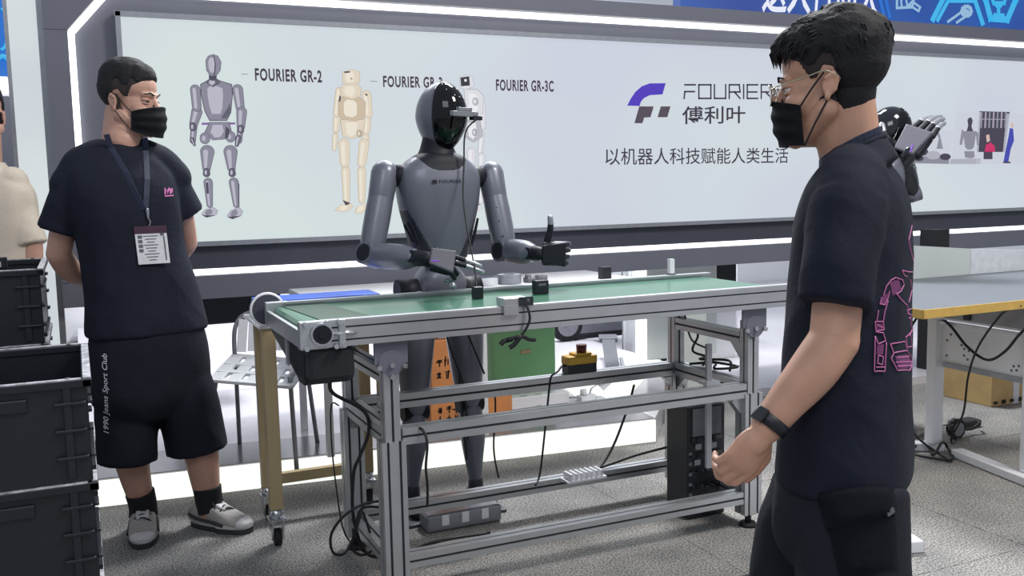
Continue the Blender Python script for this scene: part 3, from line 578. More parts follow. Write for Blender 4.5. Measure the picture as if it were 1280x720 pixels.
for i, (lab, pts) in enumerate([('black cable bundle hanging at the rear right leg of the conveyor', [(1.42, .45, .70), (1.44, .40, .66), (1.40, .38, .60), (1.46, .36, .57), (1.42, .34, .545)]),
    ('black coiled cable heap on the right side rail of the conveyor', [(1.37, .36, .552), (1.45, .30, .56), (1.39, .22, .555), (1.47, .18, .562), (1.40, .28, .575), (1.46, .36, .57), (1.38, .30, .58), (1.44, .20, .585), (1.40, .14, .56)]),
    ('crossed black cables by the rear right leg under the conveyor', [(1.20, .50, .46), (1.18, .52, .36), (1.10, .50, .22), (1.0, .45, .15), (.9, .40, .145)]),
    ('black cable across the floor to the computer tower', [(.85, .44, .15), (1.0, .46, .15), (1.15, .40, .20), (1.24, .32, .24)])]):
    cable(lab, pts, .005)
cable('black cable rising from the coiled heap', [(1.39, .42, .74), (1.41, .40, .64), (1.46, .35, .60), (1.40, .30, .565)], .004)
b = B()
for k in range(7): b.box((.84+k*.022, .40, .157), (.012, .06, .035), bev=.003)
b.box((.905, .40, .145), (.17, .07, .008)); single('terminal_strip', b, 'white', 'white terminal strip on the lower rear rail of the conveyor', 'connector')
b = B(); b.tube([(.10+.0, .41, .547), (.14, .30, .55), (.10, .20, .547), (.06, .28, .552), (.15, .38, .555), (.12, .33, .56)], .0035); single('wire_coil', b, 'alu', 'loose wire coil on the left side rail of the conveyor', 'wire')

# ---------------------------------------------------------------- small tan cart on casters behind the left end
cart = thing('work_cart', 'small work cart with tan legs on casters behind the left end of the conveyor', 'cart', (-.01, .77, 0))
for x, y in ((-.226, .632), (.19, .632), (.19, .91), (-.205, .91)):
    b = B(); b.box((x, y, .465), (.046, .046, .66), bev=.004); lg = part('leg', b, 'tan', cart)
    b = B(); b.cyl((x, y, .10), (x, y, .135), .026); b.box((x, y, .10), (.06, .06, .008)); b.prism([V((x-.022, y-.035, .10)), V((x-.022, y+.03, .10)), V((x-.022, y+.03, .05)), V((x-.022, y+.005, .022)), V((x-.022, y-.012, .022))], None, (.006, 0, 0)); b.prism([V((x+.016, y-.035, .10)), V((x+.016, y+.03, .10)), V((x+.016, y+.03, .05)), V((x+.016, y+.005, .022)), V((x+.016, y-.012, .022))], None, (.006, 0, 0)); part('caster_fork', b, 'steel', lg)
    b = B(); b.cyl((x-.012, y, .031), (x+.012, y, .031), .031, n=20); part('wheel', b, 'rubber', lg)
b = B(); b.box((-.01, .77, .80), (.50, .34, .014), bev=.003); part('tabletop', b, 'white', cart)
for p, q in (((-.226, .632, .775), (.19, .632, .775)), ((-.205, .91, .775), (.19, .91, .775)), ((-.22, .63, .775), (-.205, .91, .775)), ((.19, .63, .775), (.19, .91, .775)), ((-.2, .91, .16), (.19, .91, .16))):
    b = B(); b.bar(p, q, .03, .04); part('apron', b, 'tan', cart)
b = B(); b.box((.0, .85, .84), (.46, .16, .064), bev=.004); single('blue_case', b, 'blue', 'flat blue case lying on the small cart behind the conveyor', 'case')

# ---------------------------------------------------------------- white counter behind the robot
ct = thing('white_counter', 'long white counter table behind the grey robot under the sign wall', 'table', (.95, 1.5, .112))
b = B(); b.box((.90, 1.52, .785), (1.62, .60, .03), bev=.003); part('tabletop', b, 'white', ct)
for x, y in ((.13, 1.27), (.13, 1.79), (1.07, 1.79), (.86, 1.27)): b = B(); b.box((x, y, .442), (.03, .03, .656)); part('leg', b, 'white_m', ct)
def rolls(name, x, y, r, h, mt, lab, hole=.5):
    b = B(); n = 28; U, W = V((1, 0, 0)), V((0, 1, 0)); z = .8005
    b.loft([((x, y, z), U, W, r*hole, r*hole), ((x, y, z), U, W, r, r), ((x, y, z+h), U, W, r, r), ((x, y, z+h), U, W, r*hole, r*hole), ((x, y, z), U, W, r*hole, r*hole)], n, caps=False, smooth=False)
    single(name, b, mt, lab, 'tape')
rolls('tape_roll', .95, 1.42, .055, .036, 'offw', 'white tape roll with a blue band lying leftmost on the counter')
rolls('tape_roll', 1.07, 1.42, .058, .045, 'frame', 'thick grey tape roll in the middle of the counter')
b = B(); b.box((1.20, 1.42, .812), (.09, .06, .022), bev=.004); b.cyl((1.22, 1.40, .8), (1.22, 1.40, .834), .02); b.cyl((1.17, 1.42, .8), (1.17, 1.42, .838), .016); b.cyl((1.255, 1.43, .8), (1.255, 1.43, .828), .024); single('gripper_part', b, 'dgrey', 'small dark mechanical part beside the tape rolls on the counter', 'part')
b = B(); b.box((1.56, 1.35, .8005+.03), (.05, .05, .06), bev=.003); single('black_cup', b, 'blackp', 'small black box at the right end of the white counter', 'box')
b = B(); b.box((.955, 1.42, .8375), (.085, .07, .002)); single('label_sheet', b, 'lanyard', 'thin blue sheet on top of the white tape roll', 'sheet')

# ---------------------------------------------------------------- things on the platform under the sign
gb = thing('green_case', 'green case standing behind the conveyor to the right of the orange boxes', 'case', (1.30, 1.78, .116))
b = B(); b.box((1.285, 1.80, .36), (.37, .16, .36), bev=.012); part('body', b, 'green', gb)
b = B(); b.box((1.285, 1.717, .525), (.36, .006, .014)); part('lid_seam', b, 'belt2', gb)
b = B(); b.box((1.29, 1.716, .40), (.06, .004, .02)); part('sticker', b, 'tan', gb)
b = B(); b.box((1.285, 1.74, .147), (.44, .20, .062), bev=.006); wb = single('white_unit', b, 'white', 'flat white unit under the green case', 'unit')
b = B()
for k in range(3): b.box((1.16+k*.085, 1.66, .1786), (.04, .012, .002))
part('vent', b, 'mgrey', wb)
for i, (z, h, w, lab) in enumerate(((.116, .20, .26, 'lower orange carton behind the legs of the robot'), (.316, .25, .245, 'upper orange carton standing on the other orange carton'))):
    cx_ = .755
    o = thing('orange_carton', lab, 'box', (cx_, 1.46, z), 'orange cartons behind the robot')
    b = B(); b.box((cx_, 1.46, z+h/2-.001), (w, .22, h-.002), bev=.003); part('body', b, 'orange', o)
    b = B(); random.seed(i)
    for ln_ in range(2):
        for k in range(5):
            for q in range(4):
                hz = random.random() < .5; b.box((cx_-.085+k*.04+random.uniform(-.008, .008), 1.349, z+h*(.60-.25*ln_)+random.uniform(-.012, .012)), (.024 if hz else .005, .002, .005 if hz else .026))
    pm = part('print_mark', b, 'rubber', o); pm['kind'] = 'stuff'
    b = B(); b.cyl((cx_+.03, 1.351, z+h*.84), (cx_+.03, 1.346, z+h*.84), .010, n=12); part('print_mark', b, 'violet', o)
b = B(); b.box((.765, 1.46, .640), (.16, .14, .148), bev=.003); o = single('white_carton', b, 'badge', 'small white carton on top of the orange cartons', 'box')
b = B(); b.box((.765, 1.388, .655), (.10, .004, .04)); part('print_mark', b, 'badge_r', o)
b = B(); b.box((.99, 1.47, .20), (.13, .18, .168), bev=.004); single('orange_carton', b, 'orange', 'small orange carton next to the white unit', 'box', 'orange cartons behind the robot')
rv = thing('robot_vacuum', 'grey wheeled machine with a black tyre far behind the green case', 'machine', (2.55, 3.55, .112))
b = B(); b.box((2.72, 3.55, .185), (.52, .24, .13), bev=.03); part('body', b, 'mgrey', rv)
b = B(); b.box((2.74, 3.43, .135), (.60, .03, .04), bev=.01); part('bumper', b, 'blackp', rv)
b = B(); b.cyl((2.43, 3.40, .235), (2.43, 3.46, .235), .125, n=28); w_ = part('wheel', b, 'rubber', rv)
b = B(); b.cyl((2.43, 3.39, .235), (2.43, 3.40, .235), .085, n=24); b.cyl((2.43, 3.38, .235), (2.43, 3.392, .235), .03, n=16); part('hub', b, 'mgrey', w_)
b = B(); b.bar((2.02, 2.05, .14), (2.32, 2.62, .24), .085, .02, bev=.003); b.bar((2.32, 2.62, .24), (2.36, 2.70, .255), .12, .03, bev=.004); single('grey_bracket', b, 'dgrey', 'long grey metal bracket lying on the white floor by the lit edge', 'bracket')
b = B(); b.bar((2.08, 2.0, .13), (2.34, 2.50, .14), .02, .012); single('thin_bar', b, 'frame', 'thin steel bar next to the grey bracket', 'bar')
b = B(); b.tube([(1.3, 1.6, .12), (1.45, 1.75, .122), (1.65, 1.72, .121), (1.8, 1.9, .121), (2.1, 2.1, .121)], .006); single('cable', b, 'cablew', 'pale cable on the white platform floor', 'cable')
b = B(); b.box((1.60, 1.62, .135), (.10, .06, .036), bev=.006); b.cyl((1.58, 1.62, .15), (1.58, 1.62, .185), .018); b.box((1.66, 1.60, .128), (.05, .05, .022)); single('charger_block', b, 'offw', 'white plug block on the platform by the lit corner', 'plug')
# low stand plate under the robot's feet
b = B(); b.box((.43, .71, .006), (.44, .30, .012), bev=.002); fp = single('floor_plate', b, 'dgrey', 'low grey plate on the carpet under the robot', 'plate')
b = B(); b.box((.44, .52, .035), (.30, .10, .065), bev=.01); o = single('grey_battery', b, 'mgrey', 'grey striped box on the floor in front of the robot\'s feet', 'box')
for k in range(3): b = B(); b.box((.36+k*.08, .4685, .045), (.028, .003, .04)); part('stripe', b, 'white', o)

# chair
ch = thing('plastic_chair', 'white plastic chair with slotted seat and grey tube legs behind the man on the left', 'chair', (-.12, 1.42, .112))
ca, sa = math.cos(-.45), math.sin(-.45)
def cw(x, y, z): return V((-.125+x*ca-y*sa, 1.40+x*sa+y*ca, .112+z))
U, W = V((ca, sa, 0)), V((-sa, ca, 0)); tiltz = .045
b = B(); Rz = Matrix((U, (W+V((0, 0, .14))).normalized(), V((0, 0, 1)))).transposed()
def st(x, y): return cw(x, y, .385+y*.14-x*.10)
for k, (x, w) in enumerate(((-.15, .06), (-.075, .055), (.0, .055), (.075, .055), (.15, .06))): b.bar(st(x, -.165), st(x, .165), w, .016, bev=.004)
for y in (-.155, -.05, .05, .155): b.bar(st(-.17, y), st(.17, y), .055, .014, bev=.003)
part('seat', b, 'white_m', ch)
b = B()
for k in range(7):
    t = (k-3)/3; b.bar(cw(t*.135, .19-.03*t*t, .44), cw(t*.125, .215-.03*t*t, .585), .040, .010)
part('backrest', b, 'white_m', ch)
b = B(); b.tube([cw(-.165, .16, .40), cw(-.165, .18, .54), cw(-.12, .205, .605), cw(0, .215, .615), cw(.12, .205, .605), cw(.165, .18, .54), cw(.165, .16, .40)], .010); part('back_frame', b, 'mgrey', ch)
for sx in (-1, 1):
    b = B(); b.tube([cw(sx*.155, .15, .40), cw(sx*.16, .15, .36), cw(sx*.18, .21, .0)], .010); part('leg', b, 'mgrey', ch)
    b = B(); b.tube([cw(sx*.145, .05, .375), cw(sx*.15, -.10, .37), cw(sx*.16, -.14, .34), cw(sx*.185, -.20, .0)], .010); part('leg', b, 'mgrey', ch)
# black desk in the far booth, dark and white things seen below the sign
bd = thing('black_desk', 'black draped desk seen under the sign wall behind the man on the left', 'desk', (-.05, 2.75, .112))
b = B(); b.box((-.10, 2.75, .655), (.58, .40, .20), bev=.01); part('desk_box', b, 'blackm', bd)
for x in (-.34, .14): b = B(); b.box((x, 2.9, .335), (.04, .04, .44)); part('leg', b, 'white_m', bd)
b = B(); b.cyl((-.17, 2.60, .757), (-.17, 2.60, .775), .02, n=14); b.cyl((-.17, 2.60, .775), (-.17, 2.60, .79), .012, n=12); single('silver_cup', b, 'steel', 'small silver knob on the black desk', 'cup')
dr = thing('draped_table', 'white table with a pleated skirt seen under the sign wall right of the belt', 'table', (3.1, 3.2, 0))
b = B(); P = []
for k in range(61): P.append(V((2.63+.0165*k, 2.95+.02*math.sin(k*PI/3), 0)))
for k in range(60): b.faces([P[k]+V((0, 0, .05)), P[k+1]+V((0, 0, .05)), P[k+1]+V((0, 0, .80)), P[k]+V((0, 0, .80)), P[k]+V((0, .012, .05)), P[k+1]+V((0, .012, .05)), P[k+1]+V((0, .012, .80)), P[k]+V((0, .012, .80))], [(0, 1, 2, 3), (7, 6, 5, 4), (3, 2, 6, 7)], smooth=True)
part('cloth', b, 'white_m', dr); b = B(); b.box((3.12, 3.28, .81), (1.02, .68, .02)); part('tabletop', b, 'white_m', dr)
b = B(); b.box((2.62, 4.1, .37), (1.0, .40, .515), bev=.004); single('booth_counter', b, 'white_m', 'white booth counter far behind under the sign wall', 'counter')
for (x0, x1, z0, z1, y, mt, lab) in ((2.24, 2.44, .63, .735, 4.0, 'blackm', 'black box leftmost on the far booth counter'), (2.47, 2.51, .63, .73, 4.0, 'dgrey', 'thin grey box on the far booth counter'), (2.55, 2.76, .63, .725, 4.0, 'blackp', 'wide black case in the middle of the far booth counter'), (2.80, 2.88, .63, .735, 4.05, 'white', 'narrow white carton on the far booth counter'), (2.93, 3.08, .63, .735, 4.0, 'dgrey', 'dark grey case rightmost on the far booth counter'),
    (2.66, 2.78, .05, .68, 2.62, 'blackm', 'tall black box under the sign wall behind the right conveyor leg'), (3.05, 3.30, .56, .79, 2.55, 'blackm', 'black bag on a white stand in front of the white pleated skirt'), (3.05, 3.30, .05, .558, 2.55, 'white_m', 'white stand under the black bag beside the pleated skirt')):
    b = B(); b.box(((x0+x1)/2, y+.06, (z0+z1)/2), (x1-x0, .12, z1-z0), bev=.006); single('far_box', b, mt, lab, 'box')

# ---------------------------------------------------------------- plastic crates
def crate_proto():
    t = thing('storage_crate', 'x', 'crate'); W_, D_, H = .63, .43, .272
    b = B(); th = .012
    b.box((0, 0, .008), (W_-.03, D_-.03, .016))
    for s in (-1, 1):
        b.box((0, s*(D_/2-.018), H/2), (W_-.03, th, H-.01)); b.box((s*(W_/2-.018), 0, H/2), (th, D_-.03, H-.01))
    part('body', b, 'blackp', t)
    b = B()
    for s in (-1, 1):
        b.box((0, s*(D_/2-.012), H-.012), (W_, .024, .022), bev=.003); b.box((s*(W_/2-.014), 0, H-.012), (.028, D_, .0215), bev=.003)
    part('rim', b, 'blackp', t)
    b = B()
    for s in (-1, 1): b.box((0, s*(D_/2-.011), H-.0005), (W_-.03, .019, .004)); b.box((s*(W_/2-.009), 0, H-.0005), (.014, D_-.05, .004))
    part('worn_lit_edge', b, 'rim', t, 'scuffed edge, light grey with glancing light painted in')  # real wear, plus glancing light put into the pale colour
    for sx in (-1, 1):
        for sy in (-1, 1):
            for z in (.07, .14, .21):
                b = B(); b.box((sx*(W_/2-.006), sy*(D_/2-.055), z), (.014, .075, .010), bev=.003); b.box((sx*(W_/2-.04), sy*(D_/2-.008), z), (.06, .012, .010), bev=.003); part('rib', b, 'blackp', t)
            b = B(); b.box((sx*(W_/2-.012), sy*(D_/2-.06), H/2), (.02, .02, H-.03), bev=.003); part('corner_post', b, 'blackp', t)
    for sy in (-1, 1):
        b = B(); b.box((-.02, sy*(D_/2-.009), .20), (.30, .012, .010)); b.box((-.02, sy*(D_/2-.009), .03), (W_-.12, .012, .012)); part('long_rib', b, 'blackp', t)
    for sx in (-1, 1):
        b = B(); b.box((sx*(W_/2-.010), 0, .215), (.012, .13, .035), bev=.004); part('hand_grip', b, 'blackp', t)
        for sy in (-1, 1): b = B(); b.cyl((sx*(W_/2-.014), sy*.16, H-.002), (sx*(W_/2-.014), sy*.16, H+.003), .007, n=10); part('rivet', b, 'dgrey', t)
    return t
cr = crate_proto(); cr['group'] = 'black storage crates in two stacks'

CA = (-1.02, .175); CB = (-1.147, 1.33)
cr.location = (CA[0], CA[1], .54); cr.rotation_euler.z = PI/2; cr['label'] = 'open black storage crate on top of the front stack beside the man'
clone(cr, (CA[0], CA[1], .27), 'middle black crate of the front stack beside the man')
clone(cr, (CA[0], CA[1], 0), 'lowest black crate of the front stack, on the carpet')
clone(cr, (CB[0], CB[1], .74), 'open black crate on top of the rear stack in front of the beige shirt')
clone(cr, (CB[0], CB[1], .47), 'middle black crate of the rear stack')
clone(cr, (CB[0], CB[1], .20), 'lowest black crate of the rear stack, on the dolly')
dl = thing('crate_dolly', 'black dolly carrying the rear stack of crates', 'dolly', (CB[0], CB[1], 0))
b = B(); b.box((CB[0], CB[1], .155), (.44, .62, .09), bev=.01); part('deck', b, 'blackm', dl)
for sx in (-1, 1):
    for sy in (-1, 1): b = B(); b.cyl((CB[0]+sx*.17-.015, CB[1]+sy*.24, .055), (CB[0]+sx*.17+.015, CB[1]+sy*.24, .055), .055, n=18); part('wheel', b, 'rubber', dl)
b = B(); b.box((-1.085, 1.13, 1.0315), (.07, .014, .043), bev=.003); b.box((-1.09, 1.1225, 1.028), (.04, .001, .02), mi=1); single('label_holder', b, ['blackp', 'badge'], 'small black clip with a white label on the rim of the rear crate', 'clip')

# ---------------------------------------------------------------- desk at the right
dk = thing('work_desk', 'grey topped desk with a yellow wood edge and white steel legs at the right', 'desk', (3.0, .25, 0))
DZ = .775; yF, yB = -.155, .70
b = B(); b.box((3.05, (yF+yB)/2, DZ-.0125), (1.96, yB-yF, .025)); top = part('desktop', b, 'desk', dk)
b = B(); b.box((3.05, yF-.002, DZ-.016), (1.965, .006, .034)); b.box((2.068, (yF+yB)/2, DZ-.016), (.006, yB-yF, .034)); b.box((3.05, (yF+yB)/2, DZ-.03), (1.95, yB-yF-.01, .012)); part('edge_band', b, 'wood', top, 'yellow wood edge')
def leg(x, y, zt=.64, w=.06): 
    b = B(); b.box((x, y, zt/2+.02), (w, .05, zt-.04), bev=.003); part('leg', b, 'white', dk)
leg(2.755, .385); leg(2.735, -.12, .64, .05); leg(3.75, .50); leg(3.75, -.05)
for p, q in (((2.775, .27, .02), (2.665, -.26, .02)), ((2.60, .50, .02), (2.80, .37, .02)), ((3.75, .62, .02), (3.75, -.14, .02))):
    b = B(); b.bar(p, q, .06, .036, bev=.004); part('foot', b, 'white', dk)
b = B(); b.bar((2.752, .42, .645), (2.735, -.15, .645), .05, .03); b.bar((2.752, .42, .612), (2.735, -.15, .612), .03, .012); part('beam', b, 'white', dk)
b = B(); b.bar((2.70, .43, .695), (2.69, -.14, .695), .02, .10); part('grey_rail', b, 'mgrey', dk)  # grey rail between the beam and the desktop
b = B(); b.box((2.76, .36, .70), (.05, .05, .09)); part('spacer', b, 'white', dk)
for y in (.42, .28, .16): b = B(); b.box((2.70, y, .685), (.05, .035, .07), bev=.004); part('clip', b, 'blackp', dk)
b = B(); b.bar((2.77, .36, .505), (2.755, -.13, .505), .012, .20); ap = part('apron', b, 'white_m', dk)
b = B(); b.bar((2.766, .34, .418), (2.75, -.13, .418), .03, .022); part('apron_fold', b, 'frame', ap)
for y, z in ((.33, .53), (.31, .56), (.25, .52), (.235, .505), (.235, .475), (.21, .50), (.33, .46), (.215, .46), (-.02, .47), (-.035, .455), (-.01, .45), (-.045, .475)): b = B(); b.cyl((2.758+y*.03, y, z), (2.752+y*.03, y, z), .006, n=10); part('screw_hole', b, 'dgrey', ap)
b = B()
def slab(b, P, t): b.prism([V(p) for p in P], None, t)
A0, A1, A2 = V((3.02, .66, DZ)), V((3.33, .70, DZ)), V((3.80, .69, DZ))
cable('black cable drooping under the desk from leg to leg', [(2.74, .36, .64), (2.72, .27, .60), (2.70, .17, .53), (2.69, .06, .49), (2.68, -.03, .54), (2.67, -.10, .62), (2.67, -.14, .66)], .006)
cable('black cable curving down from the desktop edge to the floor', [(2.60, -.16, .755), (2.58, -.13, .74), (2.62, -.05, .70), (2.66, .08, .55), (2.70, .16, .40), (2.75, .22, .22), (2.78, .30, .09), (2.85, .36, .03), (3.0, .45, .012)], .0048)
cable('black cable hanging beside the white desk leg', [(2.70, .42, .66), (2.66, .46, .55), (2.66, .45, .40), (2.64, .47, .28), (2.66, .42, .10), (2.70, .32, .02), (2.66, .2, .012)], .0055)
cable('tangled black cable on the carpet under the desk', [(2.62, .52, .02), (2.72, .40, .03), (2.66, .30, .015), (2.76, .34, .05), (2.82, .36, .015), (2.68, .22, .012), (2.60, .36, .015), (2.74, .44, .03), (2.95, .52, .012)], .006)
cable('grey cable along the carpet behind the desk leg', [(2.7, .60, .012), (2.85, .58, .012), (3.1, .66, .012), (3.3, .62, .012)], .006, 'cablew')
ad = thing('power_adapter', 'black power adapter with a round white coil on the carpet under the desk', 'adapter', (3.05, .50, 0))
b = B(); b.box((3.24, .62, .02), (.16, .08, .036), bev=.01); part('body', b, 'blackp', ad)
b = B(); b.loft([((3.02, .47, .05), V((1, 0, 0)), V((0, 0, 1)), .05, .05), ((3.02, .50, .05), V((1, 0, 0)), V((0, 0, 1)), .05, .05)], 24); part('coil', b, 'blackg', ad); b = B(); b.cyl((3.02, .468, .05), (3.02, .466, .05), .034, n=22); part('coil_face', b, 'mgrey', ad)
b = B(); b.tube([(3.07, .49, .04), (3.15, .50, .03), (3.20, .50, .05), (3.24, .55, .05)], .008); part('lead', b, 'cable', ad)
cb = thing('cardboard_box', 'brown cardboard box on the carpet behind the desk legs', 'box', (3.9, 1.0, 0))
b = B(); b.box((4.02, 1.02, .11), (.62, .36, .218), bev=.003); part('body', b, 'card', cb)
b = B(); b.box((3.90, .838, .11), (.05, .004, .218)); part('tape', b, 'badge', cb)
b = B()
for k in range(9): b.box((3.74+k*.065, .838, .022), (.03, .004, .022 if k % 2 else .014))
part('print_mark', b, 'rubber', cb)
b = B()                                               # low folded partition on the desk's rear edge
slab(b, [(2.72, .665, DZ), (3.30, .668, DZ), (3.30, .668, .905), (2.72, .665, .955)], (0, .014, 0)); b2 = b
pt = thing('desk_partition', 'low pale grey folding partition standing on the rear of the desk', 'partition', (3.3, .67, DZ))
part('panel', b2, 'pale', pt)
b = B(); slab(b, [(3.305, .668, DZ), (3.93, .66, DZ), (3.93, .66, .865), (3.305, .668, .905)], (0, .014, 0)); part('panel', b, 'offw', pt)
b = B(); slab(b, [(3.78, .42, DZ), (4.02, .42, DZ), (4.02, .42, .885), (3.73, .42, .885)], (0, .02, 0)); single('black_tablet', b, 'blackp', 'black tablet standing on the desk at the right edge', 'tablet')
b = B(); b.box((4.10, 1.6, .47), (.12, .12, .94)); single('black_post', b, 'blackm', 'black post under the sign wall behind the desk', 'post')
b = B(); b.bar((1.30, -.30, .022), (1.752, -.445, .022), .075, .042, bev=.004); o = single('floor_bracket', b, 'white', 'white steel foot bar on the carpet behind the man with glasses', 'bar')
b = B(); b.box((1.753, -.4455, .022), (.004, .06, .032), Matrix.Rotation(-.31, 3, 'Z')); part('end_cap', b, 'blackp', o)

# ---------------------------------------------------------------- shared body builders
def spl(P, t):                                        # Catmull-Rom through rows of numbers
    n = len(P)-1; i = min(int(t*n), n-1); u = t*n-i
    g = lambda k: P[max(0, min(n, k))]
    p0, p1, p2, p3 = g(i-1), g(i), g(i+1), g(i+2)
    return [.5*((2*b_)+(c-a)*u+(2*a-5*b_+4*c-d)*u*u+(3*b_-a-3*c+d)*u**3) for a, b_, c, d in zip(p0, p1, p2, p3)]
def sloft(b, rows, U, W, n=32, m=40, e=2.2, mi=0):    # rows: (x, y, z, ru, rv); smooth torso-like solid
    R = []
    for k in range(m+1):
        q = spl(rows, k/m); R.append((V(q[:3]), U, W, max(q[3], .002), max(q[4], .002), e))
    return b.loft(R, n, mi)
def limb(b, pts, rad, n=18, m=24, round_ends=True, mi=0):
    rows = [tuple(p)+(r,) for p, r in zip(pts, rad)]; Q = [spl(rows, k/m) for k in range(m+1)]; R = []; x = None
    for i, q in enumerate(Q):
        z = (V(Q[min(i+1, m)][:3])-V(Q[max(i-1, 0)][:3])).normalized(); x = z.orthogonal().normalized() if x is None else (x-z*x.dot(z)).normalized()
        y = z.cross(x); c = V(q[:3]); r = q[3]
        if i == 0 and round_ends:
            for t in (.08, .35, .65, .9): R.append((c-z*r*math.cos(t*PI/2), x, y, r*math.sin(t*PI/2), r*math.sin(t*PI/2)))
        R.append((c, x, y, r, r))
        if i == m and round_ends:
            for t in (.9, .65, .35, .08): R.append((c+z*r*math.cos(t*PI/2), x, y, r*math.sin(t*PI/2), r*math.sin(t*PI/2)))
    b.loft(R, n, mi)
def rod(axis, ang): return Matrix.Rotation(ang, 3, V(axis))

# ---------------------------------------------------------------- humanoid robots
def robot_hand(root, wrist, F, P, curls, thumb_dir, s=1.0, cover='robot_l', light=None, spread=.0):
    F, P = V(F).normalized(), V(P).normalized(); P = (P-F*P.dot(F)).normalized(); S = F.cross(P)
    b = B(); R = Matrix((S, F, P)).transposed()
    b.box(wrist+F*.048*s-P*.004, (.082*s, .078*s, .030*s), R, bev=.010*s); hand = part('hand', b, 'joint', root)
    b = B(); b.box(wrist+F*.046*s-P*.022*s, (.086*s, .084*s, .012*s), R, bev=.005*s); [setattr(v, 'co', v.co-S*((v.co-wrist).dot(S)*.32*(1-min(1, max(0, (v.co-wrist).dot(F)/(.088*s)))))) for v in b.bm.verts]; part('hand_cover', b, cover, hand, 'lighter grey back plate')
    if light: b = B(); b.bar(wrist+F*.010*s-S*.02*s-P*.028*s, wrist+F*.034*s-S*.012*s-P*.028*s, .006, .003); part('status_light', b, 'purple', hand, 'small glowing violet strip')
    for k in range(4):
        base = wrist+F*.088*s+S*(.033-.022*k)*s; d = F.copy(); ln = (.040, .045, .042, .034)[k]*s; b = B(); p = base
        d = rod(P, spread*(1.5-k)) @ d
        for j, (seg, mi_) in enumerate(((1.0, 1), (.75, 0), (.6, 0))):
            d = (rod(S, curls[k][j]) @ d).normalized(); q = p+d*ln*seg; b.cap(p, q, .0092*s*(1-.08*j), .0082*s*(1-.1*j), 12, mi_); p = q
        part('finger', b, ['silver_finger', 'joint'], hand)
    b = B(); p = wrist+F*.028*s+S*.044*s+P*.008*s
    for j, (dv, ln) in enumerate(zip(thumb_dir, (.032, .028, .022))): q = p+V(dv).normalized()*ln*s; b.cap(p, q, .0125*s-.001*j, .0112*s-.001*j, 12, 1 if j < 2 else 0); p = q
    part('thumb', b, ['silver_finger', 'joint'], hand)
    return hand
